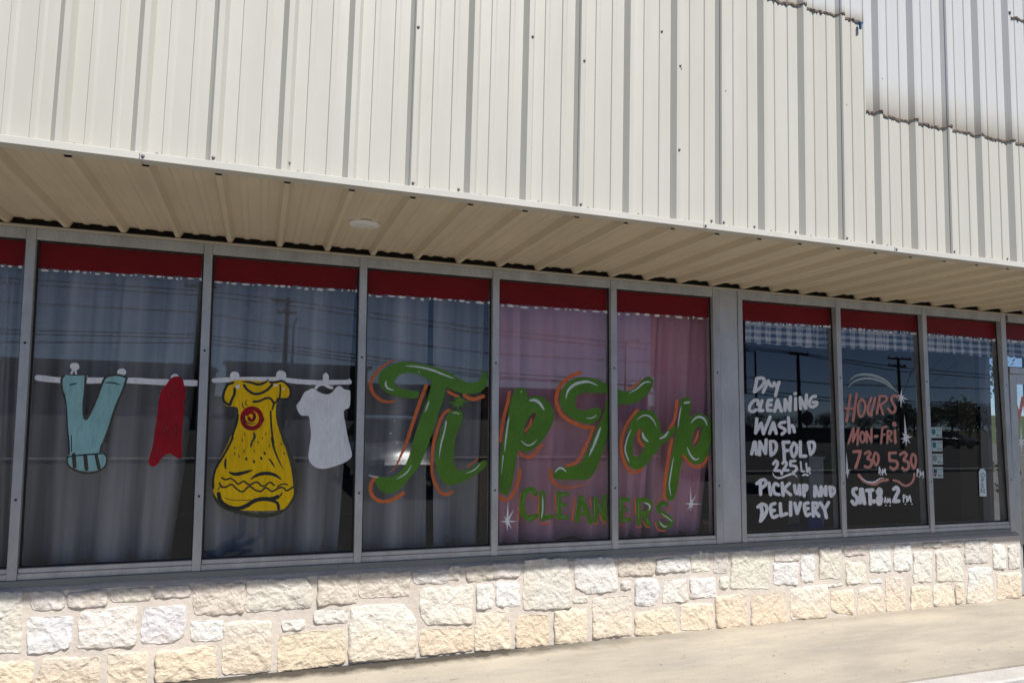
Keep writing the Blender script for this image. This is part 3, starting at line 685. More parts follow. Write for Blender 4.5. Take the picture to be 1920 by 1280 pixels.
def paint(name, i, polys, m, holes=(), parent=None, fn=None, label=None):
    """union of pixel polygons minus holes, laid on pane i a fraction of a millimetre above earlier coats"""
    LAYER[i] = LAYER.get(i, 0)+1; off = .0008+.0005*LAYER[i]
    vs = []; fs = []
    for p in list(polys)+list(holes):
        if sum(p[k-1][0]*p[k][1]-p[k][0]*p[k-1][1] for k in range(len(p))) < 0: p = p[::-1]
        b = len(vs); vs += [Vector(q) for q in p]; fs.append(list(range(b, b+len(p))))
    hid = set(range(len(polys), len(polys)+len(holes)))
    V, E, F, ov, oe, of = delaunay_2d_cdt(vs, [], fs, 0, 1e-4)
    keep = [f for f, ids in zip(F, of) if len(ids) and not (hid & set(ids))]
    fn = fn or (lambda u, v: onPane(u, v, i, off))
    # every stroke or letter that stands clear of the others is a piece of its own; stray flecks stay together
    par = list(range(len(V)))
    def find(a):
        while par[a] != a: par[a] = par[par[a]]; a = par[a]
        return a
    for f in keep:
        r0 = find(f[0])
        for a in f[1:]: par[find(a)] = r0
    comp = {}
    for f in keep: comp.setdefault(find(f[0]), []).append(f)
    big = []; small = []
    for fsx in comp.values():
        xs_ = [V[a].x for f in fsx for a in f]; ys_ = [V[a].y for f in fsx for a in f]
        ext = max(max(xs_)-min(xs_), max(ys_)-min(ys_))
        if ext >= 9: big.append((ext, fsx))
        else: small += fsx
    big.sort(key=lambda t: -t[0]); first = None
    for k, fl in enumerate([b_[1] for b_ in big]+([small] if small else [])):
        used = sorted({a for f in fl for a in f}); rem = {a: j for j, a in enumerate(used)}
        o = mesh_obj(name if k < len(big) else name+'_flecks', [fn(V[a].x, V[a].y) for a in used], [tuple(rem[a] for a in f)[::-1] for f in fl], m, parent or PANES[i])
        if k >= len(big): o['kind'] = 'stuff'
        elif k == 0 and label: o['label'] = label
        first = first or o
    return first
def multi(*lst):
    out = []
    for l in lst: out += l
    return out
def st(c, pts, w, taper=0, **k): return stroke(T(c, pts), w/CR_[c][2], taper, **k)

# red band with a ragged white dashed border along the head of every pane
BAND = {0: ((-60, 490), (47, 499)), 1: ((60, 502), (386, 522)), 2: ((394, 526), (678, 544)), 3: ((683, 550), (927, 566)), 4: ((932, 569), (1146, 583)), 5: ((1150, 584), (1342, 595.5)),
        6: ((1390, 600.5), (1566, 611)), 7: ((1572, 613), (1733, 623)), 8: ((1732, 624), (1873, 636)), 10: ((1880, 635), (1960, 643))}
for i, (a, b) in BAND.items():
    pn = PANES[i]; me = pn.data; vw = [v.co+WORLD[pn] for v in me.vertices][:4]
    xl0, xr0, zt = vw[3].x, vw[2].x, vw[2].z
    za, zb = onPane(*a, i).z, onPane(*b, i).z
    xa, xb = onPane(*a, i).x, onPane(*b, i).x
    zat = lambda x: za+(zb-za)*(x-xa)/(xb-xa)
    off = .0006; top = []; bot = []; nn = 40
    for k in range(nn+1):
        t = k/nn; x = xl0+.012+(xr0-xl0-.024)*t
        top.append((x, zt-.012-(rp.uniform(0, .006) if i in (6, 7, 8) and t > .45 else rp.uniform(0, .002))))
        bot.append((x, zat(x)+rp.uniform(-.004, .004)))
    vs = [(x, pane_y(i, z)-off, z) for x, z in bot+top]; fs = [(k, k+1, nn+2+k, nn+1+k) for k in range(nn)]
    mesh_obj('painted_red_band', vs, fs, MAT['p_red'], pn)
    # dashes
    polys = []; u = a[0]+8; dens = .75 if i in (6, 7, 8) else .62
    while u < b[0]-9:
        L = rp.choice([3, 5, 8, 11, 15])*(1.0 if i < 6 else .75); t = (u-a[0])/(b[0]-a[0]); v = a[1]+(b[1]-a[1])*t+rp.uniform(1.8, 4.2)
        h = rp.uniform(1.3, 2.5)*(1 if i < 6 else .9); sl = (b[1]-a[1])/(b[0]-a[0])
        polys.append([(x, y+(x-u)*sl) for x, y in disc(u+L/2, v, L/2, h, 10, .25)]); u += L+rp.uniform(1.5, 11)*(1 if i < 6 else .5)
    polys.append([(x, y) for x, y in disc(b[0]-9, b[1]+1.5, 4, 3, 8, .2)])
    paint('painted_white_dash', i, polys, MAT['p_pale' if False else 'p_white'])

# pane 1: trousers and scarf on a line
paint('painted_clothes_line', 1, multi(st('PX', [(70, 708), (120, 713), (180, 713), (240, 713), (300, 716), (368, 718)], 11), [disc(140, 687, 9, 7.5)], stroke([(137, 693), (133, 702)], 4), stroke([(141, 693), (143, 702)], 4),
      [disc(228, 697, 8.5, 6.5), disc(328, 707, 8, 6)]), MAT['p_white'])
paint('painted_trousers', 1, [T('L7', catmull([(322, 230), (345, 195), (420, 190), (600, 186), (598, 250), (572, 300), (558, 450), (560, 620), (590, 655), (630, 600), (680, 480), (740, 340), (770, 250), (800, 207), (870, 186), (980, 190), (1030, 215),
      (1028, 260), (990, 350), (930, 470), (880, 620), (820, 790), (760, 940), (742, 1035), (780, 1040), (812, 1090), (803, 1170), (750, 1218), (640, 1240), (520, 1230), (425, 1190), (388, 1130), (400, 1065), (395, 900), (370, 600), (342, 380), (322, 300)], 2, True))], MAT['p_teal'], label='pale teal painted trousers')
paint('trouser_outline', 1, multi(st('L7', [(350, 200), (322, 240), (328, 340), (350, 430)], 24), st('L7', [(605, 186), (500, 190), (400, 188)], 12), st('L7', [(585, 195), (578, 350), (562, 500), (566, 640), (595, 668), (640, 595), (700, 460), (750, 330), (785, 240), (840, 200), (950, 192), (1032, 218)], 24),
      st('L7', [(1034, 225), (990, 360), (920, 520), (860, 700), (800, 920)], 24), st('L7', [(455, 1060), (465, 1190)], 42), st('L7', [(580, 1070), (595, 1215)], 42), st('L7', [(700, 1065), (730, 1205)], 38),
      st('L7', [(386, 1090), (392, 1170), (470, 1230), (600, 1262), (730, 1235), (800, 1180), (815, 1090), (780, 1045)], 18)), MAT['p_olive'])
paint('trouser_brush_line', 1, multi(st('L7', [(352, 400), (375, 560), (385, 760), (400, 900), (406, 1055)], 15), st('L7', [(400, 300), (445, 292), (495, 278)], 14, 1), st('L7', [(780, 275), (880, 275), (968, 300)], 14, 1), st('L7', [(430, 850), (432, 1025)], 10), st('L7', [(670, 885), (650, 990)], 18, 1),
      st('L7', [(388, 1085), (480, 1070), (762, 1046)], 15), st('L7', [(760, 945), (738, 1030)], 12)), MAT['p_black'])
paint('painted_scarf', 1, [T('L8', catmull([(400, 190), (440, 130), (500, 100), (560, 105), (595, 140), (610, 210), (632, 245), (620, 400), (602, 560), (590, 700), (580, 900), (587, 990), (572, 1080), (520, 1070), (430, 1020), (340, 1080), (290, 1150), (230, 1180), (185, 1140), (200, 1050), (235, 920), (255, 760), (285, 580), (300, 420), (325, 300), (345, 250)], 3, True))], MAT['p_scarf'], label='deep red painted scarf')
# pane 2: yellow dress and white shirt on a line
paint('painted_clothes_line', 2, multi(st('PX', [(401, 713), (450, 711), (520, 711), (560, 715), (600, 717), (655, 716)], 9), [disc(440, 704, 9, 8), disc(527, 703, 10, 9), disc(611, 708, 6, 9)], st('L6', [(700, 180), (712, 215)], 12)), MAT['p_white'])
YD = T('L4', [(290, 365), (340, 310), (400, 285), (540, 272), (800, 290), (980, 288), (1150, 285), (1235, 310), (1295, 370), (1322, 450), (1305, 535), (1240, 588), (1165, 592), (1112, 625), (1088, 690), (1085, 850), (1112, 1000), (1160, 1150), (1200, 1280)]) + \
     T('L5', [(1160, 150), (1210, 320), (1242, 450), (1265, 600), (1280, 740), (1285, 840), (1245, 935), (1180, 1030), (1110, 1078), (900, 1098), (700, 1098), (500, 1088), (350, 1055), (220, 995), (130, 905), (85, 820), (68, 700), (73, 600), (100, 480), (150, 380), (210, 260), (280, 130), (335, 0)]) + \
     T('L4', [(420, 1080), (460, 930), (482, 820), (480, 730), (430, 700), (300, 690), (250, 630), (243, 550), (258, 450)])
paint('dress_shadow', 2, multi(st('L4', [(1100, 690), (1105, 850), (1145, 1020), (1195, 1160), (1240, 1280)], 50), st('L4', [(470, 860), (420, 1020), (330, 1270)], 44), st('L5', [(1140, 30), (1200, 200), (1262, 380), (1300, 560), (1308, 750), (1290, 860)], 70),
      st('L5', [(1290, 850), (1205, 1005), (1100, 1100), (950, 1160), (750, 1168), (500, 1125), (300, 1062), (170, 985), (95, 860)], 62)), MAT['p_olive'])
paint('painted_dress', 2, [catmull(YD, 2, True)], MAT['p_yellow'], label='yellow painted dress with a red rose')
paint('dress_rose', 2, multi(stroke([(390+(702+152*math.cos(a))/8.533, 680+(888+158*math.sin(a))/8.533) for a in [k*.42 for k in range(16)]], 8.6), stroke([(390+(690+(70-k*3)*math.cos(a))/8.533, 680+(865+(82-k*3)*math.sin(a))/8.533) for k, a in enumerate([3.6+k*.5 for k in range(12)])], 6.0)), MAT['p_scarf'])
DBK = 1.42
DB = multi(st('L4', [(405, 315), (320, 350), (270, 430), (242, 540), (262, 620), (325, 668)], DBK*28), st('L4', [(425, 410), (422, 500), (385, 580), (350, 672)], DBK*30), st('L4', [(540, 303), (660, 310), (800, 345), (900, 320), (980, 265)], DBK*28, 1), st('L4', [(575, 355), (620, 420), (720, 490), (830, 490), (950, 430), (1025, 350)], DBK*28),
      st('L4', [(990, 310), (1080, 310), (1180, 290), (1262, 340), (1318, 430), (1310, 540), (1240, 580), (1110, 577)], DBK*24), st('L4', [(1155, 350), (1157, 450), (1145, 565)], DBK*18), st('L4', [(725, 620), (820, 612), (920, 568), (1000, 570), (1045, 635)], DBK*24), st('L4', [(1125, 598), (1060, 650), (1030, 738)], DBK*20),
      st('L4', [(1003, 770), (1010, 950), (1025, 1130), (1050, 1285)], DBK*20), st('L4', [(482, 830), (462, 960), (405, 1130), (362, 1275)], DBK*20), st('L4', [(780, 415), (870, 435)], DBK*14, 1), st('L4', [(545, 620), (560, 700), (590, 730)], DBK*12, 1), st('L4', [(625, 580), (600, 650), (640, 690)], DBK*12, 1), st('L4', [(860, 710), (910, 690)], DBK*16, 1),
      st('L5', [(372, 0), (300, 150), (220, 290), (150, 400), (102, 500), (76, 640), (78, 760)], DBK*24), st('L5', [(960, 0), (980, 120), (1030, 270), (1100, 420), (1135, 480)], DBK*26, 2), st('L5', [(270, 305), (258, 390), (265, 475)], DBK*24, 1), st('L5', [(310, 515), (400, 548), (520, 530), (675, 485)], DBK*38, 1), st('L5', [(640, 628), (740, 560), (870, 535), (1000, 560), (1105, 630)], DBK*38, 1),
      st('L5', [(205, 600), (260, 630), (340, 612), (400, 650), (455, 695), (535, 655), (620, 705), (730, 665), (800, 720), (850, 725), (930, 670), (992, 715)], DBK*17), st('L5', [(170, 680), (210, 740), (270, 740), (355, 700), (430, 770), (520, 810), (620, 730), (700, 780), (790, 805), (870, 750), (960, 805), (1060, 755), (1130, 750), (1180, 795), (1275, 740)], DBK*17), st('L5', [(1045, 732), (1130, 693), (1195, 705)], DBK*14),
      st('L5', [(160, 840), (180, 930), (240, 1000), (340, 1050), (460, 1060), (580, 1020), (700, 945), (820, 920), (950, 920), (1045, 888)], DBK*42), st('L5', [(900, 930), (1000, 955), (1050, 1000), (1058, 1065)], DBK*32), st('L5', [(900, 310), (950, 360), (1005, 455)], DBK*18, 1), st('L5', [(250, 900), (370, 935), (700, 940)], DBK*6), st('L5', [(1115, 810), (1095, 860), (1050, 890)], DBK*16, 1), st('L5', [(150, 780), (180, 740), (220, 725)], DBK*10))
for x, y in ((515, 40), (400, 155), (400, 240), (465, 275), (540, 200), (575, 320), (690, 360), (850, 235), (800, 310), (750, 70), (925, 125), (1100, 100), (1140, 235), (815, 10), (695, 205), (550, -50), (870, -60)):
    DB += st('L5', [(x-8, y-22), (x, y), (x+8, y+22)], DBK*22 if x in (575, 690, 850, 800) else 14, 1)
DB += st('L4', [(610, 790), (585, 870), (610, 940), (690, 975), (765, 955)], 22, 1) + st('L4', [(745, 810), (755, 870), (700, 905)], 18, 1) + st('L4', [(690, 800), (670, 850)], 14, 1) + st('L4', [(872, 860), (895, 905), (865, 955)], 18, 1) + st('L4', [(560, 1010), (640, 1050), (740, 1055)], 14, 1)
paint('dress_brush_line', 2, DB, MAT['p_black'])
paint('dress_smudge', 2, multi(st('L4', [(730, 1110), (745, 1180), (705, 1275)], 40, 1), st('L5', [(590, 15), (597, 125)], 22, 1), st('L5', [(690, 10), (655, 80), (640, 150)], 30, 1)), MAT['p_olive'])
paint('painted_pegs', 2, [T('L4', q) for q in ([(440, 345), (505, 350), (500, 410), (445, 405)], [(1045, 345), (1110, 345), (1108, 372), (1050, 370)], [(1195, 400), (1230, 400), (1225, 425), (1200, 425)])], MAT['p_white'])
paint('painted_shirt', 2, multi([T('L6', catmull([(290, 290), (350, 332), (430, 360), (500, 342), (550, 280), (600, 265), (640, 300), (705, 315), (713, 350), (710, 470), (690, 520), (636, 552), (660, 720), (690, 880), (730, 1030), (715, 1090), (640, 1140), (520, 1185), (400, 1210), (310, 1190), (250, 1130), (232, 1060), (250, 930), (264, 820), (250, 700), (240, 607), (170, 605), (130, 580), (95, 490), (140, 430), (185, 340), (240, 310)], 2, True))],
      st('L6', [(320, 285), (355, 250), (410, 245), (455, 270), (500, 285)], 34)), MAT['p_white'], label='white painted shirt on a hanger')

# panes 3 to 5: the shop's name in big green script with orange drop shadow and pale glints
TT = T('K6', [(800, 565), (802, 615), (740, 650), (600, 642), (450, 617), (330, 572), (240, 490), (200, 420), (195, 330), (230, 250), (300, 198), (390, 150), (500, 115), (600, 103), (740, 118), (900, 150), (1100, 195), (1250, 260), (1400, 350), (1520, 408), (1610, 418), (1700, 388), (1745, 320), (1757, 265), (1790, 243), (1823, 262), (1836, 340), (1826, 440), (1790, 500), (1720, 555), (1620, 587), (1500, 582), (1380, 556), (1280, 515), (1213, 488),
      (1200, 560), (1150, 720), (1090, 900), (1050, 1040)]) + T('K7', [(990, 130), (930, 300), (870, 450), (800, 600), (700, 722), (600, 850), (500, 940), (400, 987), (320, 995), (240, 960), (180, 890), (150, 830), (160, 770), (220, 745), (310, 755), (400, 745), (480, 700), (560, 630), (620, 530), (660, 430), (700, 300), (740, 130)]) + \
     T('K6', [(840, 900), (900, 740), (950, 590), (985, 460), (988, 398), (940, 370), (870, 335), (780, 290), (680, 275), (590, 275), (520, 295), (460, 350), (435, 410), (450, 460), (510, 490), (600, 520), (700, 535), (770, 540)])
II = T('K6', [(1420, 835), (1340, 832), (1262, 850), (1222, 920), (1190, 1000), (1140, 1120), (1108, 1230)]) + T('K7', [(1080, 200), (1060, 350), (1053, 480), (1065, 600), (1090, 700), (1130, 780), (1190, 850), (1270, 872), (1350, 860), (1450, 830), (1560, 770), (1680, 700), (1780, 620), (1822, 560), (1815, 512), (1770, 500), (1720, 530), (1640, 580), (1540, 640), (1450, 657), (1380, 640), (1340, 570), (1320, 480), (1325, 380), (1340, 250), (1370, 120)]) + T('K6', [(1440, 1020), (1465, 930), (1462, 870)])
paint('letter_shadow', 3, multi(st('K6', [(480, 58), (330, 125), (200, 230), (110, 340), (80, 440), (110, 560), (190, 650), (290, 702), (400, 702), (475, 690)], 52, 1), st('K6', [(915, 460), (860, 600), (800, 760), (740, 940), (680, 1120), (645, 1240)], 52), st('K7', [(670, 60), (640, 160), (590, 300), (530, 440), (480, 550), (430, 630), (355, 680)], 50, 2),
      st('K7', [(145, 750), (92, 840), (75, 930), (100, 1020), (170, 1090), (270, 1117), (380, 1100), (480, 1050), (575, 990)], 52), st('K6', [(1240, 548), (1310, 590), (1380, 620)], 42), st('K6', [(1490, 608), (1560, 650), (1650, 662), (1768, 620)], 56), st('K6', [(1260, 828), (1190, 870), (1130, 970), (1080, 1120), (1050, 1240)], 44),
      st('K7', [(1070, 80), (1035, 200), (1010, 350), (1000, 500), (1000, 640), (1020, 780), (1070, 900), (1140, 990), (1210, 1012), (1303, 972)], 46), st('K7', [(1690, 465), (1620, 540), (1525, 592)], 20)), MAT['p_orange'])
paint('painted_letter', 3, [catmull(TT, 3, True), catmull(II, 3, True)] + star(T('K6', [(1410, 715)])[0], T('K6', [(1410, 585), (1235, 720), (1285, 795), (1375, 835), (1485, 805), (1575, 690), (1505, 625), (1330, 640)]), 4.2), MAT['p_green'], label='big green script T')
paint('letter_glint', 3, multi(st('K6', [(600, 163), (800, 182), (1000, 228), (1180, 298), (1335, 358)], 30, 1), st('K6', [(318, 388), (304, 440), (340, 502), (430, 532)], 28, 1), st('K6', [(958, 685), (930, 770), (893, 860)], 22, 1), st('K6', [(1305, 868), (1370, 870), (1418, 893)], 16, 1), st('K6', [(1212, 1000), (1192, 1120), (1155, 1270)], 22), st('K7', [(1150, 190), (1120, 350), (1103, 480)], 26, 2),
      st('K7', [(692, 568), (640, 660), (560, 730), (465, 782)], 20, 1), st('K7', [(1722, 548), (1640, 640), (1505, 697)], 16, 1), st('K7', [(60, 725), (125, 745), (190, 752)], 18), [disc(685+805/8, 665+258/8, 1.2), disc(685+440/8, 665+990/8, 1.4), disc(685+380/8, 800+95/8, 1.8, 1.2)]), MAT['p_glint'])
# pane 4
PP = T('K8', [(218, 372), (250, 312), (310, 290), (380, 305), (430, 360), (436, 438), (520, 415), (600, 415), (690, 450), (770, 530), (815, 620), (832, 720), (810, 820), (760, 920), (690, 1030), (620, 1130), (540, 1200), (440, 1250), (380, 1257), (310, 1217)]) + \
     T('L1', [(300, 150), (280, 280), (250, 450), (220, 600), (182, 708), (120, 732), (62, 702), (42, 650), (44, 250), (70, 100)]) + T('K8', [(60, 1100), (100, 900), (150, 640), (180, 480)])
T2 = T('K8', [(1644, 340), (1618, 375), (1500, 372), (1300, 372), (1200, 400), (1155, 460), (1150, 540), (1180, 610), (1260, 630), (1350, 620), (1440, 590), (1510, 600), (1540, 650), (1520, 740), (1460, 800), (1380, 830), (1280, 830), (1180, 790), (1080, 740), (980, 650), (930, 560), (913, 470), (940, 350), (1000, 250), (1100, 170), (1210, 135), (1330, 135), (1450, 160), (1560, 205), (1622, 245), (1648, 290)])
T2s = T('K8', [(1605, 500), (1645, 500), (1642, 700), (1640, 950), (1600, 1130), (1560, 1260)]) + T('L1', [(1480, 200), (1430, 340), (1370, 440), (1300, 512), (1200, 522), (1000, 522), (880, 517), (820, 482), (812, 420), (850, 352), (920, 330), (1010, 340), (1120, 320), (1200, 280), (1260, 180)]) + T('K8', [(1340, 1240), (1400, 1100), (1460, 940), (1530, 780), (1580, 660), (1600, 560)])
paint('letter_shadow', 4, multi(st('K8', [(160, 362), (140, 500), (90, 680), (52, 880), (22, 1090)], 50), st('K8', [(490, 740), (465, 860), (372, 962)], 36, 1), st('L1', [(330, 140), (400, 187), (500, 195), (570, 130), (645, 25)], 42), st('L1', [(340, 378), (325, 500), (280, 640), (230, 740), (170, 790), (100, 802), (45, 755)], 46),
      st('K8', [(1222, 68), (1100, 110), (980, 200), (900, 310), (865, 440), (880, 560), (930, 670), (1020, 760), (1150, 830), (1280, 880), (1415, 890), (1415, 892)], 56), st('K8', [(1415, 892), (1370, 1030), (1300, 1170), (1255, 1270)], 46), st('L1', [(1275, 50), (1220, 150), (1150, 260), (1080, 300), (1003, 320)], 42), st('L1', [(772, 385), (770, 480), (830, 570), (930, 622), (1080, 627), (1200, 592), (1345, 568)], 48, 2),
      st('L1', [(345, 715), (325, 900), (320, 1100)], 18), st('L1', [(595, 755), (602, 930), (592, 1090)], 20), st('L1', [(835, 715), (840, 945)], 20), st('L1', [(1118, 765), (1088, 950), (1075, 1098)], 24), st('L1', [(1330, 765), (1342, 895)], 18), st('L1', [(630, 1142), (745, 1130)], 22), st('L1', [(1390, 1142), (1445, 1130)], 16), st('L1', [(1465, 1005), (1500, 1100), (1555, 1130)], 16), st('L1', [(470, 735), (545, 770)], 18)), MAT['p_orange'])
G4 = multi([catmull(T2, 3, True), catmull(T2s, 3, True)], st('L1', [(560, 715), (520, 668), (440, 668), (390, 740), (370, 850), (375, 960), (420, 1040), (490, 1062), (565, 1030)], 78), st('L1', [(660, 700), (650, 900), (650, 1062)], 76), st('L1', [(650, 1062), (790, 1035)], 72), st('L1', [(890, 710), (890, 1048)], 72), st('L1', [(890, 1048), (1005, 1045)], 66), st('L1', [(890, 722), (1005, 722)], 66), st('L1', [(900, 880), (978, 872)], 52),
      st('L1', [(1195, 770), (1170, 900), (1142, 1095)], 68), st('L1', [(1205, 770), (1270, 930), (1332, 1110)], 70), st('L1', [(1180, 1000), (1290, 990)], 56), st('L1', [(1402, 790), (1402, 1100)], 68), st('L1', [(1405, 800), (1538, 1075)], 66), st('L1', [(1528, 750), (1540, 1075)], 62))
paint('painted_letter', 4, [catmull(PP, 3, True)] + G4, MAT['p_green'], holes=[catmull(T('K8', [(552, 665), (545, 740), (500, 840), (440, 940), (390, 1003), (378, 940), (400, 850), (440, 760), (500, 690)]), 3, True)], label='tallest green script letter on this pane')
paint('letter_glint', 4, multi(st('K8', [(455, 488), (540, 478), (620, 530), (685, 630)], 46, 1), st('K8', [(158, 710), (120, 950), (88, 1250)], 26, 1), st('L1', [(100, 180), (90, 300), (75, 465)], 18, 2), st('K8', [(332, 1082), (420, 1152), (500, 1140), (575, 1072)], 20, 1), [disc(935+338/8, 690+355/8, 1.4)],
      st('K8', [(1008, 460), (1040, 340), (1130, 250), (1240, 212), (1350, 205), (1490, 262)], 44, 1), st('K8', [(1310, 750), (1400, 745), (1478, 700)], 16, 1), st('K8', [(1532, 880), (1470, 1050), (1385, 1265)], 38, 1), st('L1', [(1355, 90), (1310, 200)], 36, 2), st('L1', [(828, 415), (890, 357), (950, 365), (992, 412)], 30, 1),
      st('L1', [(415, 688), (378, 868)], 18, 1), st('L1', [(470, 690), (548, 692)], 18, 1), st('L1', [(462, 1078), (530, 1043)], 20, 1), st('L1', [(658, 745), (658, 950), (638, 1068)], 20, 1), st('L1', [(686, 1107), (764, 1098)], 20, 1), st('L1', [(882, 735), (868, 1005)], 24, 1), st('L1', [(910, 742), (990, 718)], 18, 1), st('L1', [(915, 892), (962, 870)], 18, 1), st('L1', [(895, 1040), (990, 1042)], 20, 1),
      st('L1', [(1148, 835), (1112, 1060)], 16, 1), st('L1', [(1213, 765), (1268, 842)], 14, 1), st('L1', [(1183, 992), (1268, 958)], 16, 1), st('L1', [(1394, 795), (1385, 1040)], 20, 1), st('L1', [(1432, 855), (1522, 1035)], 16, 1), st('L1', [(1530, 800), (1532, 930)], 10, 1)), MAT['p_glint'])
paint('painted_star', 4, star(T('L1', [(160, 1105)])[0], T('L1', [(170, 800), (160, 1248), (62, 1108), (298, 1108), (252, 935), (226, 1220), (112, 1025), (125, 1145)]), 2.2), MAT['p_white'])
# pane 5
paint('letter_shadow', 5, multi(st('L2', [(420, 148), (350, 240), (260, 300), (188, 302)], 32, 1), st('L2', [(360, 630), (280, 720), (200, 850), (140, 1000), (118, 1130), (115, 1240)], 46), st('L3', [(112, 40), (122, 150), (170, 300), (230, 390), (310, 412), (405, 355)], 46), st('L2', [(395, 930), (375, 1030), (400, 1110), (455, 1165)], 46),
      st('L2', [(955, 490), (940, 650), (910, 790), (845, 905)], 46), st('L2', [(878, 1068), (850, 1200), (840, 1260)], 50), st('L3', [(800, 80), (785, 180), (750, 400), (725, 600), (712, 740), (738, 792)], 46), st('L2', [(1275, 930), (1250, 1050), (1198, 1132)], 38, 1), st('L3', [(990, 178), (1060, 270), (1130, 327), (1210, 335), (1280, 290), (1327, 205)], 42),
      st('L3', [(305, 800), (315, 1005)], 20), st('L3', [(318, 1178), (355, 1192), (398, 1172)], 16), st('L3', [(418, 1095), (460, 1175), (515, 1190)], 20), st('L3', [(590, 1125), (630, 1218), (735, 1242)], 20), st('L3', [(822, 880), (800, 940), (750, 945)], 14), st('L3', [(635, 1035), (765, 1060)], 12), st('L3', [(605, 845), (655, 803)], 14), st('L3', [(80, 1155), (138, 1155)], 12), st('L3', [(135, 868), (200, 868)], 10), st('L3', [(145, 1020), (195, 1018)], 14)), MAT['p_orange'])
OO = T('L2', [(400, 640), (480, 623), (560, 635), (630, 690), (680, 790), (712, 900), (728, 985), (830, 930), (930, 852), (932, 930), (880, 1010), (800, 1090), (720, 1152), (640, 1270)]) + T('L3', [(560, 170), (480, 290), (400, 352), (310, 372), (240, 340), (190, 260), (160, 150), (155, 30)]) + T('L2', [(180, 1100), (215, 950), (260, 820), (320, 710)])
OH = T('L2', [(432, 895), (415, 960), (425, 1060), (480, 1140), (470, 1200)]) + T('L3', [(450, 20), (430, 75), (400, 140), (340, 190), (278, 180), (270, 100)]) + T('L2', [(280, 1260), (290, 1150), (310, 1040), (350, 950)])
P2 = T('L2', [(998, 560), (1002, 480), (1040, 447), (1090, 435), (1148, 455), (1172, 530), (1152, 640), (1138, 742), (1180, 710), (1260, 680), (1340, 685), (1410, 730), (1460, 810), (1482, 920), (1476, 1050), (1445, 1180), (1425, 1260)]) + T('L3', [(1330, 170), (1260, 262), (1180, 302), (1090, 270), (1010, 180), (980, 165), (960, 300), (930, 450), (910, 600), (880, 720), (850, 797), (790, 807), (752, 780), (750, 600), (780, 400), (820, 200)]) + T('L2', [(895, 1200), (930, 1000), (958, 850), (988, 680)])
G5 = multi([catmull(T('L2', [(55, 325), (140, 347), (230, 345), (320, 300), (390, 230), (440, 170), (510, 128), (570, 143), (602, 190), (580, 280), (530, 370), (430, 460), (330, 520), (220, 542), (110, 537), (78, 572), (55, 565)]), 3, True)],
      st('L3', [(112, 800), (112, 1095)], 60), st('L3', [(112, 1090), (225, 1080)], 62), st('L3', [(112, 800), (215, 800)], 58), st('L3', [(120, 950), (185, 940)], 46), st('L3', [(357, 805), (360, 1130)], 68), st('L3', [(362, 808), (450, 800), (520, 850), (510, 940), (430, 990), (380, 990)], 62), st('L3', [(430, 995), (500, 1150)], 62), st('L3', [(745, 865), (685, 850), (640, 900), (660, 970), (750, 1030), (820, 1090), (800, 1150), (730, 1185), (650, 1130)], 64))
paint('painted_letter', 5, [catmull(OO, 3, True), catmull(P2, 3, True)] + G5, MAT['p_green'], holes=[catmull(OH, 3, True), catmull(T('L2', [(1322, 880), (1320, 980), (1290, 1080), (1240, 1170), (1200, 1190), (1180, 1100), (1195, 980), (1240, 900), (1280, 880)]), 3, True)], label='joined green script letters op')
paint('letter_glint', 5, multi(st('L2', [(232, 378), (350, 310), (450, 225), (520, 205), (565, 218)], 24, 1), st('L2', [(345, 778), (440, 712), (530, 715), (600, 780), (648, 880)], 22, 1), st('L2', [(268, 915), (200, 1080), (170, 1270)], 20, 1), st('L3', [(163, 30), (172, 130), (225, 275)], 22, 1), st('L2', [(435, 960), (460, 1040), (528, 1105)], 36, 1), st('L2', [(685, 1058), (770, 1020), (832, 942)], 32, 1), st('L3', [(300, 282), (375, 265)], 14, 1),
      st('L2', [(1022, 560), (990, 720), (968, 895)], 18, 1), st('L2', [(1068, 520), (1140, 510)], 28), st('L2', [(1162, 825), (1230, 750), (1300, 730), (1370, 770), (1412, 865)], 34, 1), st('L3', [(852, 200), (812, 420), (790, 600), (815, 750)], 20, 1), st('L3', [(1038, 55), (1090, 170), (1150, 232), (1212, 218)], 26, 1),
      st('L3', [(102, 800), (95, 975)], 18, 1), st('L3', [(135, 838), (188, 826)], 16, 1), st('L3', [(138, 957), (192, 943)], 16, 1), st('L3', [(122, 1092), (218, 1078)], 18, 1), st('L3', [(355, 840), (360, 1060)], 18, 1), st('L3', [(432, 838), (512, 880), (503, 950)], 24, 1), st('L3', [(398, 980), (455, 980)], 16, 1), st('L3', [(478, 1058), (492, 1140)], 18, 1), st('L3', [(682, 882), (745, 880)], 22, 1), st('L3', [(665, 985), (760, 1050), (842, 1110)], 14, 1), st('L3', [(650, 1108), (710, 1175), (765, 1172)], 18, 1)), MAT['p_glint'])
paint('painted_star', 5, star(T('L3', [(1095, 860)])[0], T('L3', [(1088, 612), (1093, 975), (995, 853), (1255, 862), (1172, 725), (1042, 955), (1132, 915)]), 1.7), MAT['p_white'])

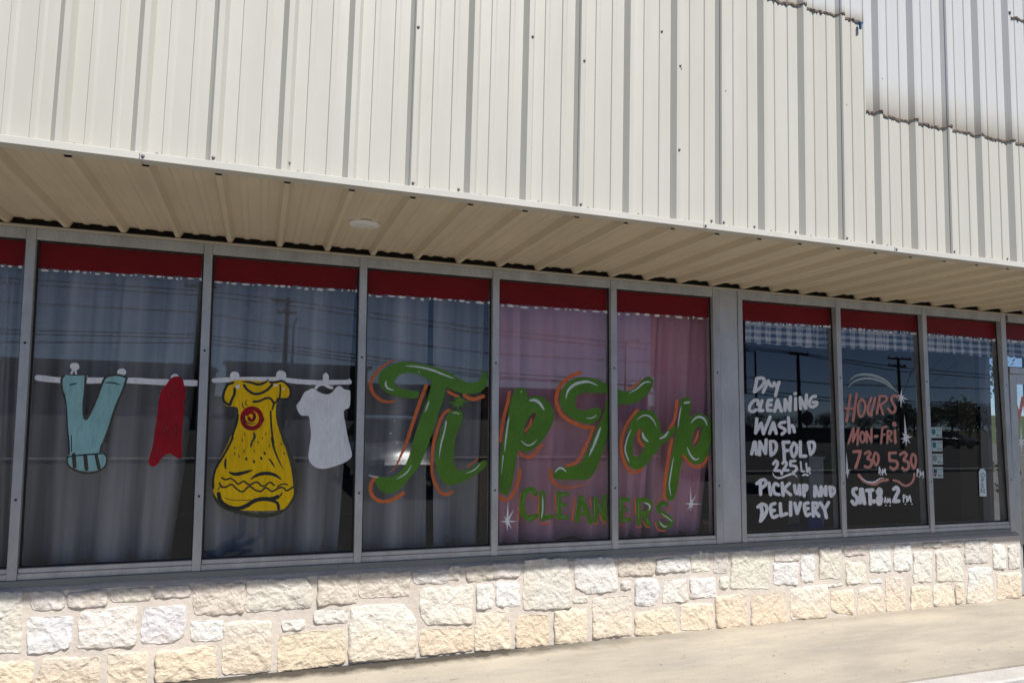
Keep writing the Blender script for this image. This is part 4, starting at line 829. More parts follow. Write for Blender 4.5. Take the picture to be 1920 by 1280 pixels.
# pane 6: services in white capitals
W6 = []
def wr(c, w, *strokes):
    out = []
    for s in strokes: out += stroke(T(c, s), w*1.14/CR_[c][2], smooth=len(s) > 3)
    return out
W6 += wr('K1', 46, [(205, 82), (190, 180), (165, 292)], [(205, 78), (290, 72), (330, 112), (290, 190), (225, 255), (165, 295)], [(390, 115), (350, 205), (305, 298)], [(352, 205), (395, 145), (435, 200), (470, 190)], [(480, 150), (520, 205)], [(560, 140), (530, 240), (503, 352)])
W6 += wr('K1', 46, [(222, 500), (222, 435), (160, 432), (92, 520), (92, 590), (150, 605), (195, 578)], [(290, 432), (262, 520), (240, 588)], [(240, 588), (300, 592)], [(440, 422), (392, 432), (372, 500), (375, 582)], [(375, 588), (435, 588)], [(378, 500), (432, 500)], [(535, 420), (490, 600)], [(540, 420), (598, 600)], [(510, 535), (575, 530)], [(655, 590), (658, 415), (735, 590), (742, 375)][:2], [(658, 415), (735, 590)], [(735, 590), (742, 375)],
      [(825, 395), (825, 575)], [(815, 322), (822, 320)], [(906, 562), (900, 385)], [(900, 385), (988, 555)], [(988, 555), (1000, 345)], [(1145, 362), (1090, 378), (1045, 450), (1058, 520), (1110, 530), (1165, 490), (1155, 455), (1105, 462)])
W6 += wr('K1', 46, [(205, 725), (187, 950)], [(187, 950), (275, 795)], [(275, 795), (312, 960)], [(312, 960), (415, 695)], [(468, 785), (408, 955)], [(472, 785), (515, 955)], [(432, 888), (500, 882)], [(655, 775), (585, 792), (565, 840), (640, 880), (658, 920), (605, 970)], [(710, 705), (726, 940)], [(728, 865), (770, 832), (795, 870), (806, 930)],
      [(162, 1095), (122, 1285)], [(182, 1095), (200, 1285)], [(132, 1215), (195, 1210)], [(250, 1300), (252, 1090)], [(252, 1090), (345, 1275)], [(345, 1275), (355, 1060)], [(420, 1085), (432, 1305)], [(420, 1088), (492, 1092), (520, 1170), (490, 1260), (435, 1305)], [(625, 1095), (640, 1230), (645, 1370)], [(625, 1098), (720, 1095)], [(642, 1235), (700, 1228)],
      [(795, 1110), (752, 1200), (770, 1300), (797, 1328), (838, 1260), (843, 1160), (800, 1108)], [(902, 1092), (902, 1322)], [(902, 1322), (988, 1318)], [(1030, 1102), (1065, 1292)], [(1032, 1100), (1108, 1098), (1128, 1160), (1110, 1240), (1065, 1295)])
W6 += wr('K2', 40, [(470, 250), (508, 200), (540, 238), (512, 315), (490, 352)], [(490, 355), (575, 358)], [(618, 240), (655, 205), (682, 250), (650, 310), (628, 350)], [(628, 352), (705, 350)], [(605, 385), (602, 405)], [(820, 200), (745, 208)], [(745, 208), (742, 275)], [(742, 275), (825, 288), (840, 340), (785, 390)])
W6 += st('K2', [(455, 388), (490, 450), (560, 475), (650, 450), (740, 415), (810, 420), (852, 470)], 36, 1) + wr('K2', 27, [(905, 215), (922, 370)], [(922, 370), (968, 368)], [(995, 240), (1010, 378)], [(1010, 378), (1050, 350), (1042, 312), (1012, 335)], [(940, 430), (980, 415), (1022, 432)], [(1056, 392), (1052, 402)])
W6 += wr('K2', 47, [(265, 735), (262, 522)], [(205, 565), (270, 512), (338, 508), (345, 580), (275, 640)], [(400, 555), (425, 738)], [(550, 590), (500, 562), (467, 630), (492, 718), (560, 738)], [(610, 555), (626, 750)], [(728, 562), (630, 650)], [(630, 650), (745, 742)], [(808, 592), (822, 700), (862, 715), (885, 590)], [(885, 590), (900, 738)], [(950, 592), (962, 760)], [(952, 592), (1004, 600), (1000, 660), (958, 690)],
      [(1132, 612), (1132, 765)], [(1142, 612), (1200, 755)], [(1135, 702), (1188, 700)], [(1232, 755), (1232, 615)], [(1232, 615), (1310, 748)], [(1310, 748), (1310, 612)], [(1372, 620), (1390, 755)], [(1372, 618), (1438, 640), (1442, 710), (1395, 762)])
W6 += wr('K2', 48, [(272, 912), (290, 1020), (268, 1158)], [(222, 938), (290, 890), (360, 930), (360, 1010), (310, 1110), (262, 1165)], [(495, 882), (432, 912), (430, 1010), (462, 1100), (535, 1078)], [(432, 1000), (485, 990)], [(580, 885), (592, 1075)], [(592, 1078), (680, 1045)], [(745, 862), (746, 1068)], [(812, 878), (850, 1040)], [(850, 1040), (905, 872)], [(1025, 872), (972, 890), (970, 970), (1000, 1070), (1052, 1050)], [(972, 970), (1025, 962)],
      [(1102, 872), (1110, 1080)], [(1105, 872), (1170, 882), (1172, 938), (1115, 972)], [(1115, 972), (1198, 1080)], [(1222, 872), (1290, 978)], [(1352, 865), (1290, 978)], [(1290, 978), (1318, 1105)])
paint('painted_letter', 6, W6, MAT['p_white'], label=None)
# pane 7: opening hours
pk = []
H7 = [('K3', 40, [(178, 455), (112, 910)]), ('K3', 40, [(286, 435), (222, 905)]), ('K3', 36, [(90, 690), (240, 692)]), ('K3', 38, [(370, 525), (312, 640), (322, 780), (362, 828), (420, 740), (428, 600), (372, 525)]), ('K3', 38, [(535, 505), (482, 660), (480, 760), (525, 785), (600, 515)]), ('K3', 34, [(545, 740), (540, 815)]),
      ('K3', 38, [(682, 480), (632, 775)]), ('K3', 38, [(670, 482), (780, 482), (798, 540), (740, 600), (682, 632)]), ('K3', 36, [(690, 630), (740, 790)]), ('K3', 40, [(985, 498), (930, 470), (880, 512), (900, 590), (945, 660), (938, 740), (880, 755), (825, 690)]),
      ('K3', 36, [(222, 1035), (145, 1285)]), ('K3', 36, [(235, 1035), (222, 1255)]), ('K3', 36, [(222, 1255), (318, 1030)]), ('K3', 36, [(318, 1030), (300, 1305)]), ('K3', 34, [(372, 1090), (347, 1180), (372, 1260), (418, 1240), (420, 1130), (378, 1085)]), ('K3', 36, [(450, 1085), (460, 1265)]), ('K3', 34, [(455, 1080), (540, 1265)]), ('K3', 34, [(540, 1265), (540, 1035)]), ('K3', 40, [(600, 1165), (640, 1162)]),
      ('K3', 34, [(728, 1015), (705, 1280)]), ('K3', 32, [(725, 1020), (798, 998)]), ('K3', 30, [(718, 1142), (770, 1132)]), ('K3', 34, [(818, 1072), (812, 1280)]), ('K3', 32, [(815, 1068), (880, 1082), (870, 1140), (822, 1170)]), ('K3', 32, [(825, 1170), (885, 1250)]), ('K3', 40, [(940, 1072), (950, 1275)]), ('K3', 62, [(928, 950), (934, 968)]),
      ('K4', 44, [(232, 240), (350, 232)]), ('K4', 44, [(350, 232), (325, 340), (268, 515)]), ('K4', 42, [(430, 272), (490, 236), (520, 280), (472, 350), (540, 392), (530, 480), (470, 510), (428, 490)]), ('K4', 38, [(602, 258), (572, 350), (600, 450), (630, 466), (660, 380), (650, 290), (606, 256)]), ('K4', 42, [(955, 258), (842, 265)]), ('K4', 40, [(842, 265), (850, 390)]), ('K4', 42, [(850, 392), (960, 402), (988, 470), (930, 540), (865, 510)]),
      ('K4', 42, [(1032, 290), (1100, 252), (1140, 300), (1092, 380), (1170, 422), (1168, 520), (1110, 552), (1072, 520)]), ('K4', 38, [(1242, 280), (1215, 380), (1250, 505), (1280, 508), (1302, 400), (1290, 310), (1246, 280)]), ('K4', 46, [(322, 640), (400, 730), (510, 782), (610, 792), (700, 742), (815, 722)]), ('K4', 34, [(915, 730), (1000, 752), (1080, 810), (1150, 820), (1230, 770), (1265, 690), (1275, 622)])]
paint('letter_shadow', 7, multi(*[stroke(T(c, s), w_/CR_[c][2]*1.0, smooth=len(s) > 2, dx=-1.3, dy=3.4) for c, w_, s in H7]), MAT['p_dkgreen'])
paint('painted_letter', 7, multi(*[stroke(T(c, s), w_*1.12/CR_[c][2], smooth=len(s) > 2) for c, w_, s in H7]), MAT['p_pink'], label=None)
S7 = wr('K4', 56, [(280, 872), (230, 890), (230, 960), (290, 1030), (290, 1110), (250, 1140), (208, 1090)], [(358, 885), (345, 1115)], [(378, 885), (420, 1125)], [(350, 1035), (408, 1032)], [(455, 905), (558, 897)], [(512, 902), (520, 1130)], [(580, 1085), (582, 1100)], [(672, 882), (642, 930), (682, 1000), (708, 1060), (680, 1138), (642, 1100), (652, 1030), (698, 970), (700, 905), (674, 882)], [(922, 880), (970, 852), (1000, 910), (960, 1000), (922, 1085)], [(922, 1090), (1005, 1085)])
S7 += wr('K4', 17, [(668, 618), (675, 502), (708, 610)], [(670, 585), (700, 580)], [(728, 638), (732, 542), (750, 602), (770, 532), (782, 622)], [(690, 636), (700, 636)], [(786, 632), (794, 632)], [(1322, 660), (1326, 542), (1348, 572), (1326, 602)], [(1376, 660), (1376, 572), (1400, 642), (1425, 582), (1432, 672)], [(1356, 672), (1360, 674)], [(1416, 690), (1420, 692)])
S7 += wr('K4', 20, [(762, 1110), (776, 1022), (792, 1110)], [(766, 1075), (788, 1072)], [(812, 1112), (820, 1042), (836, 1102), (854, 1042), (866, 1122)], [(788, 1160), (791, 1160)], [(858, 1163), (862, 1163)], [(1090, 1100), (1086, 982), (1118, 1002), (1095, 1042)], [(1146, 1102), (1146, 1002), (1170, 1082), (1194, 992), (1216, 1102)], [(1120, 1138), (1124, 1138)], [(1234, 1138), (1238, 1138)])
S7 += st('K4', [(345, 665), (420, 735), (500, 762), (600, 757), (680, 702), (760, 688)], 26, 1)
S7 += star(T('K3', [(1045, 495)])[0], T('K3', [(1062, 345), (1048, 690), (980, 445), (1170, 538), (1112, 605), (992, 570), (1108, 462)]), 2.2) + star(T('K3', [(1130, 1195)])[0], T('K3', [(1102, 785), (1255, 1165), (1190, 1128), (1068, 1100), (1035, 1212), (1065, 1295), (1210, 1295), (1136, 1345)]), 2.6) + star(T('K4', [(125, 580)])[0], T('K4', [(105, 240), (130, 705), (178, 543), (162, 622), (93, 622)]), 2.2)
paint('painted_white_mark', 7, S7, MAT['p_white'])
paint('painted_comet_tail', 7, multi(st('K3', [(158, 215), (270, 130), (420, 107), (580, 127), (730, 185), (850, 272), (950, 395)], 42, 1), st('K3', [(128, 335), (240, 230), (400, 178), (560, 182), (720, 232), (860, 320), (1010, 425)], 34, 1)), MAT['p_pale'])
# door: start of a pink word and a star
paint('painted_letter', 11, multi(stroke([(1903, 752), (1911, 782)], 6), stroke([(1911, 782), (1918, 745)], 6), stroke([(1918, 745), (1927, 785)], 6), stroke([(1927, 785), (1937, 742)], 6)), MAT['p_pink'], parent=entry, fn=lambda u, v: onY(u, v, .0435))
paint('painted_star', 11, star((1915, 828), [(1914, 790), (1905, 822), (1908, 836), (1928, 820), (1926, 838), (1915, 850)], 2), MAT['p_white'], parent=entry, fn=lambda u, v: onY(u, v, .043))
# specks of dried paint and scuffs on the glass
for i, (x0, x1, y0, y1, n_) in {1: (70, 350, 880, 1050, 14), 2: (400, 650, 760, 1040, 14), 3: (695, 900, 760, 1015, 22), 4: (945, 1130, 780, 1010, 10), 5: (1160, 1330, 700, 1000, 8)}.items():
    paint('paint_specks', i, [disc(rp.uniform(x0, x1), rp.uniform(y0, y1), rp.uniform(.3, .75), rp.uniform(.3, 1.1), 6, .3) for _ in range(n_)], MAT['p_pale'])

# ------------------------------------------------------------------ curtains
def curtain(px, y, m, label, seed, group, folds=7, amp=.035, zb=None):
    """px: photo corners top-left, top-right, bottom-right, bottom-left; hangs in folds in the plane y"""
    tl, tr, br, bl = [onY(u, v, y) for u, v in px]; r = random.Random(seed)
    zt = 2.56; N = max(40, int(folds*14)); M = 22; vs = []; fs = []
    ph = [r.uniform(0, 6.28) for _ in range(5)]; pos = sorted(r.uniform(0, 1) for _ in range(int(folds)))
    for j in range(M+1):
        v = j/M
        for i in range(N+1):
            u = i/N
            top = tl.lerp(tr, u); bot = bl.lerp(br, u)
            x = top.x+(bot.x-top.x)*v**1.4; z = zt+(bot.z-zt)*v
            a = amp*(.55+.45*v)
            wv = math.sin(6.28*folds*u*(1+.08*math.sin(3*u+ph[0]))+ph[1]+.5*math.sin(3.2*v+ph[2])*v)
            wv = math.copysign(abs(wv)**.75, wv)
            d = a*wv + .35*a*math.sin(6.28*folds*2.3*u+ph[3]+v*1.5) + .25*a*math.sin(5*u+ph[4]+2*v)
            zz = z + (.012*math.sin(6.28*folds*u+ph[1]) + .01*math.sin(9*u+ph[0]))*v**6
            vs.append((x, y+d, zz))
    n = N+1
    for j in range(M):
        for i in range(N): fs.append((j*n+i, (j+1)*n+i, (j+1)*n+i+1, j*n+i+1))
    o = mesh_obj('curtain', vs, fs, m, smooth=True); s = o.modifiers.new('cloth', 'SOLIDIFY'); s.thickness = .0018
    tag(o, label, 'curtain', group); return o
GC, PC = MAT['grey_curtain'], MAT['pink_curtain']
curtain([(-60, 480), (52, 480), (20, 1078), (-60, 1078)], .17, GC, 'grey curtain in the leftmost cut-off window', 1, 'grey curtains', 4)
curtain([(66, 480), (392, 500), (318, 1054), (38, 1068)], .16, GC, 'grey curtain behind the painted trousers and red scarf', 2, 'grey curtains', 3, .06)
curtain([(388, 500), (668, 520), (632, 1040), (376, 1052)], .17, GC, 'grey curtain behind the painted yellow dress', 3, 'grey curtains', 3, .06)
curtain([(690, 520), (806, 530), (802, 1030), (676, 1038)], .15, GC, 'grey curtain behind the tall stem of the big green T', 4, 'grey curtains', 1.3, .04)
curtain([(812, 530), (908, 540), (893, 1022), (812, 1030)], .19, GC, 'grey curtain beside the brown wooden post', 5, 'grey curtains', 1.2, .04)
curtain([(934, 540), (975, 545), (970, 1018), (934, 1022)], .15, PC, 'narrow mauve curtain beside the brown wooden post', 6, 'mauve curtains', 1, .02)
curtain([(972, 545), (1150, 560), (1158, 1006), (972, 1018)], .18, PC, 'wide mauve curtain behind the second green T', 7, 'mauve curtains', 2.2, .055)
curtain([(1152, 560), (1232, 566), (1198, 1004), (1150, 1008)], .16, PC, 'mauve curtain gathered behind the green o', 8, 'mauve curtains', 2, .025)
curtain([(1222, 566), (1345, 572), (1316, 998), (1206, 1004)], .19, PC, 'mauve curtain behind the last green p', 9, 'mauve curtains', 3, .028)
def rod(x0, x1, y, label):
    b = MB(); b.tube([(x0, y, 2.575), (x1, y, 2.575)], .011, 10); b.tube([(x0, y, 2.575), (x0, .105, 2.575)], .008, 8); b.tube([(x1, y, 2.575), (x1, .105, 2.575)], .008, 8)
    tag(b.build('curtain_rod', MAT['alu'], smooth=True), label, 'curtain rod', 'curtain rods')
rod(-2.2, 1.56, .17, 'long metal curtain rod above the grey curtains'); rod(1.68, 3.46, .17, 'short metal curtain rod above the mauve curtains')
# gingham valances
def valance(u0, u1, va, vb, y, label, seed):
    r = random.Random(seed); a = onY(u0, va, y); b = onY(u1, vb, y); zt = 2.50; N = 90; M = 8; vs = []; fs = []; uv = []
    ph = [r.uniform(0, 6.28) for _ in range(4)]; W = b.x-a.x
    for j in range(M+1):
        v = j/M
        for i in range(N+1):
            u = i/N; zb = a.z+(b.z-a.z)*u
            x = a.x+W*u+.006*v*math.sin(40*u+ph[3]); z = zt+(zb-zt)*v + .004*v*math.sin(33*u+ph[1])
            d = .016*v*math.sin(6.28*7*u+ph[0]+.8*math.sin(5*u+ph[2])) + .008*math.sin(6.28*15*u+ph[1])
            vs.append((x, y+d, z)); s = u+.012*math.sin(6.28*7*u+ph[0])
            uv.append((s*W/.058, z/.058))
    n = N+1
    for j in range(M):
        for i in range(N): fs.append((j*n+i, (j+1)*n+i, (j+1)*n+i+1, j*n+i+1))
    o = mesh_obj('gingham_valance', vs, fs, MAT['gingham'], smooth=True); me = o.data
    ul = me.uv_layers.new(name='UVMap'); ul.data.foreach_set('uv', [c for lp in me.loops for c in uv[lp.vertex_index]])
    s = o.modifiers.new('cloth', 'SOLIDIFY'); s.thickness = .0015
    tag(o, label, 'valance', 'gingham valances')
valance(1396, 1553, 642, 653, .13, 'blue gingham valance above the white list of services', 1)
valance(1577, 1718, 652, 660, .13, 'blue gingham valance above the pink opening hours', 2)
valance(1738, 1862, 658, 671, .13, 'blue gingham valance above the four small stickers', 3)
valance(1886, 1962, 668, 676, .13, 'blue gingham valance over the entrance door', 4)
# ------------------------------------------------------------------ things behind the glass
x0 = onY(897, 900, .34).x
b = MB(); b.box(x0, x0+.085, .30, .385, ZG+.02, 2.80, bev=.004)
tag(b.build('wooden_post', MAT['wood']), 'brown wooden post between the grey and mauve curtains', 'post')
def lathe_thing(name, c, prof, m, **k): return MB().lathe(c, prof, 20).build(name, m, smooth=True, **k)
MB_ = MB(); shx0, shx1 = onY(1300, 1000, .2).x, onY(1352, 1000, .2).x
MB_.box(1.7, 3.74, .107, .32, .555, .585, bev=.004); MB_.build('inner_sill', MAT['post_tan'], shop)
pc = onY(1330, 1002, .18)
pot = empty('flower_pot', (pc.x, .18, .586), 'small terracotta pot in the corner beside the last mauve curtain', 'flower pot')
MB().lathe((pc.x, .18, .586), [(.046, 0), (.060, .105), (.067, .106), (.068, .135), (.060, .135), (.056, .120)], 20).build('pot', MAT['terracotta'], pot, smooth=True)
MB().lathe((pc.x, .18, .700), [(.0565, 0), (.0565, .006)], 16).build('soil', MAT['soil'], pot)
pl = MB(); rr = random.Random(8)
for k in range(14):
    a = rr.uniform(0, 6.28); h = rr.uniform(.10, .24); r_ = rr.uniform(.02, .06); c = Vector((pc.x, .18, .704)); t = c+Vector((math.cos(a)*r_, math.sin(a)*r_, h)); s = Vector((-math.sin(a), math.cos(a), 0))*.009
    m_ = c.lerp(t, .55)+Vector((0, 0, .02)); pl.add([c-s*.3, c+s*.3, m_+s, t, m_-s], [(0, 1, 2, 4), (4, 2, 3)])
pl.build('leaves', MAT['leaf'], pot)
def post(u0, u1, y, ztop, m, label):
    a, b_ = onY(u0, 930, y).x, onY(u1, 930, y).x; bb = MB(); bb.box(a, b_, y, y+.09, ZG+.02, ztop, bev=.003); bb.box(a-.012, b_+.012, y-.012, y+.102, ztop, ztop+.022, bev=.003)
    tag(bb.build('display_post', m), label, 'post')
post(1478, 1500, 1.0, 1.02, MAT['post_tan'], 'tan display post inside behind the word delivery')
post(1518, 1545, 1.05, 1.14, MAT['post_grey'], 'pale grey display post inside behind the service list')
def heap(u, v, w_, h_, m, label, seed):
    p = onY(u, v, .2); r = random.Random(seed); vs = []; fs = []; N = 16; M = 6
    for j in range(M+1):
        for i in range(N):
            a = 6.283*i/N; f = math.cos(j/M*1.57); k = 1+.18*math.sin(3*a+seed)+.1*math.sin(7*a+seed*2)
            vs.append((p.x+w_/2*f*k*math.cos(a), .205+.07*f*k*math.sin(a), .596+h_*(math.sin(j/M*1.57))*(1+.2*math.sin(2*a+seed))))
    for j in range(M):
        for i in range(N): fs.append((j*N+i, j*N+(i+1) % N, (j+1)*N+(i+1) % N, (j+1)*N+i))
    fs.append(tuple(range(N))[::-1]); tag(mesh_obj('folded_cloth', vs, fs, m, smooth=True), label, 'cloth')
heap(1491, 990, .24, .055, MAT['navy_cloth'], 'crumpled navy cloth on the inner sill below the word delivery', 1)
heap(1525, 985, .16, .11, MAT['blue_cloth'], 'bright blue cloth heap on the inner sill beside the navy cloth', 2.3)
# white card lying at the foot of pane 7, hanging open tag, stickers
def text_mesh(txt, size, align='CENTER'):
    c = bpy.data.curves.new('txt', 'FONT'); c.body = txt; c.size = size; c.align_x = align; c.align_y = 'CENTER'; c.resolution_u = 2
    o = bpy.data.objects.new('txt', c); col.objects.link(o); bpy.context.view_layer.update()
    me = bpy.data.meshes.new_from_object(o.evaluated_get(bpy.context.evaluated_depsgraph_get())); vs = [v.co.copy() for v in me.vertices]; fs = [tuple(p.vertices) for p in me.polygons]
    bpy.data.objects.remove(o); bpy.data.curves.remove(c); bpy.data.meshes.remove(me); return vs, fs
def put_text(mb, txt, size, o, ax, ay, mi, align='CENTER', sx=1.0):
    vs, fs = text_mesh(txt, size, align); mb.add([o+ax*v.x*sx+ay*v.y for v in vs], fs, mi)
tg = MB(); K = lambda x, y: T('K5', [(x, y)])[0]
tp = [onPane(*K(x, y), 8, .010) for x, y in ((738, 700), (716, 742), (726, 1066), (817, 1068), (806, 737), (782, 700))]
tb = [p+Vector((0, .003, 0)) for p in tp]
openr = empty('open_tag', tp[2], 'white hanging tag reading OPEN in vertical letters', 'sign')
MB().add(tp+tb, [(0, 1, 2, 3, 4, 5), (11, 10, 9, 8, 7, 6)]+[(i, 6+i, 6+(i+1) % 6, (i+1) % 6) for i in range(6)]).build('tag_board', MAT['tag_white'], openr)
lt = MB()
for ch, y in zip('OPEN', (790, 862, 930, 998)): put_text(lt, ch, .062, onPane(*K(765, y), 8, .0112), Vector((1, 0, 0)), Vector((0, 0, 1)), 0, sx=1.25)
lt.build('letters', MAT['ink'], openr)
top = onPane(*K(742, 180), 8, .012); mid = onPane(*K(758, 690), 8, .0105)
MB().tube([mid, mid.lerp(top, .5)+Vector((.002, 0, 0)), top], .0022, 6).build('string', MAT['string'], openr)
MB().lathe(top+Vector((0, 0, 0)), [(.018, .008), (.018, .005), (.006, -.003), (.004, -.009)], 12, axis='Y').build('suction_hook', MAT['dark_plastic'], openr, smooth=True)
for j, (q, ic, lab) in enumerate([(((78, 147), (220, 147), (222, 290), (80, 290)), 'ink_teal', 'topmost pale square sticker on the glass, round blue emblem'), (((88, 323), (228, 323), (230, 467), (90, 467)), 'ink_teal', 'second pale square sticker from the top, teal oval emblem'),
                         (((95, 500), (233, 500), (235, 643), (97, 643)), 'ink', 'third pale square sticker from the top, outlined round emblem'), (((104, 676), (235, 676), (237, 823), (106, 823)), 'ink_red', 'lowest pale square sticker, dark and red emblem')]):
    e = .0012; P_ = [onPane(*K(x, y), 8, e) for x, y in q]; root = empty('window_sticker', P_[3], lab, 'sticker', 'stickers on the right-hand pane')
    Pb = [p+Vector((0, .0006, 0)) for p in P_]
    MB().add(P_+Pb, [(3, 2, 1, 0), (4, 5, 6, 7)]+[(i, (i+1) % 4, 4+(i+1) % 4, 4+i) for i in range(4)]).build('sticker_sheet', MAT['paper'], root)
    ax = P_[1]-P_[0]; ay = P_[0]-P_[3]; o_ = P_[3]+Vector((0, -.0006, 0)); em = MB()
    ring = [o_+ax*(.22+.18*math.cos(t))+ay*(.58+.30*math.sin(t)) for t in [6.283*k/20 for k in range(20)]]; ins = [o_+ax*(.22+.12*math.cos(t))+ay*(.58+.20*math.sin(t)) for t in [6.283*k/20 for k in range(20)]]
    if j < 2: em.add(ring, [tuple(range(20))])
    elif j == 2: em.add(ring+ins, [(k, (k+1) % 20, 20+(k+1) % 20, 20+k) for k in range(20)]); em.add([o_+ax*(.22+.07*math.cos(t))+ay*(.58+.11*math.sin(t)) for t in [6.283*k/12 for k in range(12)]], [tuple(range(12))])
    else:
        em.add([o_+ax*x+ay*y for x, y in ((.05, .45), (.38, .45), (.38, .82), (.05, .82))], [(0, 1, 2, 3)], 1); em.add([o_+ax*(.2+.13*math.cos(t))+ay*(.27+.14*math.sin(t)) for t in [6.283*k/14 for k in range(14)]], [tuple(range(14))])
    em.build('emblem', [MAT[ic], MAT['ink']], root)
    tx = MB(); L = ax.length
    for s_, yy, sz in (('Voted', .80, .20), ('the', .55, .13), ('Best', .24, .27)): put_text(tx, s_, sz*L, o_+ax*.70+ay*yy, ax.normalized(), ay.normalized(), 0)
    tx.build('print', MAT['ink'], root)
# ------------------------------------------------------------------ under the canopy
lp = onZ(683, 423, 2.672)
dl = empty('canopy_light', (lp.x, lp.y, 2.688), 'round white flush light under the ribbed canopy', 'light')
MB().lathe((lp.x, lp.y, 2.688), [(.090, 0.0), (.092, -.006), (.088, -.014), (.066, -.019), (.062, -.015)], 40).build('light_ring', MAT['white_plastic'], dl, smooth=True)
MB().lathe((lp.x, lp.y, 2.6725), [(.0615, 0), (.058, -.004), (.03, -.006)], 32).build('light_lens', MAT['lens_plastic'], dl, smooth=True)
MB().lathe((lp.x, lp.y, 2.689), [(.086, 0), (.086, .010)], 32).build('light_collar', MAT['dark_plastic'], dl)
cp = onY(1613, 47, YP-.02)
cl = MB(); cl.box(cp.x-.010, cp.x+.010, cp.y-.006, cp.y+.006, cp.z-.030, cp.z+.022, bev=.004); cl.box(cp.x-.0105, cp.x-.004, cp.y-.010, cp.y-.0065, cp.z-.028, cp.z+.018, mi=1, bev=.001)
cl.tube([(cp.x, cp.y, cp.z+.020), (cp.x, cp.y+.003, cp.z+.034), (cp.x+.004, cp.y+.012, cp.z+.040)], .0022, 6)
tag(cl.build('cable_clip', [MAT['blue_plastic'], MAT['dark_plastic']]), 'small blue plastic clip dangling from the end of the rusty caulk line', 'clip')

# ------------------------------------------------------------------ the street behind the viewer, which the panes mirror
DV = 42                                  # mirrored things look this many photo pixels lower in the leaning right-hand panes
def far_building(name, u0, u1, v, y, depth, m, label, bays, sign=False):
    a, b_ = mir(u0, v, y), mir(u1, v, y); zt = (a.z+b_.z)/2; yf = a.y
    root = empty(name, ((a.x+b_.x)/2, yf, -.25), label, 'building')
    MB().box(a.x, b_.x, yf-depth, yf, -.25, zt-.25).build('wall', m, root)
    MB().box(a.x-.3, b_.x+.3, yf-depth-.3, yf+.6, zt-.249, zt).build('roof', MAT['far_roof'], root)
    w_ = (b_.x-a.x)/bays
    for k in range(bays):
        x = a.x+w_*(k+.18); f = MB().box(x, x+w_*.64, yf+.001, yf+.05, .35, min(2.5, zt-.8)).build('window_frame', MAT['far_trim'], root)
        MB().box(x+.08, x+w_*.64-.08, yf+.051, yf+.07, .45, min(2.4, zt-.9)).build('pane', MAT['far_glass'], f)
    return root
far_building('strip_mall', -150, 388, 674, 62, 14, MAT['far_wall'], 'low flat-roofed building mirrored behind the painted trousers', 7)
far_building('strip_mall', 425, 690, 682, 58, 14, MAT['far_wall2'], 'low flat-roofed building mirrored behind the painted dress', 4)
far_building('strip_mall', 700, 1215, 727, 66, 12, MAT['far_wall'], 'lower long building mirrored behind the mauve curtains', 8)
far_building('strip_mall', 1440, 1660, 812-DV, 60, 10, MAT['far_wall2'], 'low dark building mirrored behind the service list', 4)

def utility_pole(u, v, y, label, arms, twin=False, transformer=False):
    t = mir(u, v, y); r = empty('utility_pole', (t.x, t.y, -.25), label, 'utility pole', 'utility poles along the road')
    MB().tube([(t.x, t.y, -.3), (t.x, t.y, t.z)], [.17, .11], 10).build('pole', MAT['pole_wood'], r)
    for dz, w_, off in arms:
        a = MB(); a.box(t.x-w_/2+off, t.x+w_/2+off, t.y+.10, t.y+.22, t.z-dz-.07, t.z-dz+.07); a.build('crossarm', MAT['pole_wood'], r)
        for k in range(4):
            x = t.x+off+w_*(-.44+.88*k/3); MB().lathe((x, t.y+.16, t.z-dz+.07), [(.03, 0), (.06, .04), (.03, .09), (.05, .13), (.02, .18)], 8).build('insulator', MAT['ceramic'], r)
    if transformer: MB().lathe((t.x+.45, t.y+.1, t.z-1.9), [(.20, 0), (.23, .05), (.23, .65), (.18, .72)], 14).build('transformer', MAT['transformer'], r)
    if twin: MB().tube([(t.x+.42, t.y, -.3), (t.x+.42, t.y, t.z-1.7), (t.x+.62, t.y, t.z-1.2)], .08, 8).build('conduit_riser', MAT['pole_metal'], r)
    return r
utility_pole(540, 558, 40, 'wooden utility pole with two crossarms mirrored above the yellow dress', [(.25, 1.4, -.25), (.95, 1.2, 0)], True, False)
utility_pole(377, 528, 36, 'wooden utility pole with transformer mirrored between trousers and dress panes', [(.3, 1.6, 0)], False, True)
utility_pole(1686, 683-DV, 40, 'wooden utility pole mirrored above the opening hours', [(.15, 2.6, 0), (.75, 1.9, -.3)])
utility_pole(1498, 672-DV, 38, 'utility pole with a single crossarm mirrored above the service list', [(.15, 1.8, 0)])
def street_lamp(u, v, y, label, arm=-1):
    t = mir(u, v, y); r = empty('street_lamp', (t.x, t.y, -.25), label, 'street lamp', 'street lamps along the road')
    MB().tube([(t.x, t.y, -.3), (t.x, t.y, t.z)], [.10, .06], 10).build('pole', MAT['pole_metal'], r)
    MB().tube([(t.x, t.y, t.z-.05), (t.x+arm*.7, t.y, t.z+.02)], .035, 8).build('arm', MAT['pole_metal'], r)
    MB().box(t.x+arm*.95-.28, t.x+arm*.95+.28, t.y-.12, t.y+.12, t.z-.02, t.z+.09, bev=.03).build('lamp_head', MAT['pole_metal'], r)
street_lamp(1418, 670-DV, 34, 'street lamp with a short arm mirrored left of the service list')
street_lamp(1173, 638, 44, 'slim street lamp mirrored in the second mauve window', 1)
def wire(pts, y, label, dv=0, r=.036):
    P_ = [mir(u, v-dv, y) for u, v in pts]; o = MB().tube(P_, r, 6).build('overhead_wire', MAT['cable']); tag(o, label, 'wire', 'overhead wires')
ORD = ['first', 'second', 'third', 'fourth', 'fifth', 'sixth']
WL = 'dark overhead wire strung along the road, mirrored in the panes'
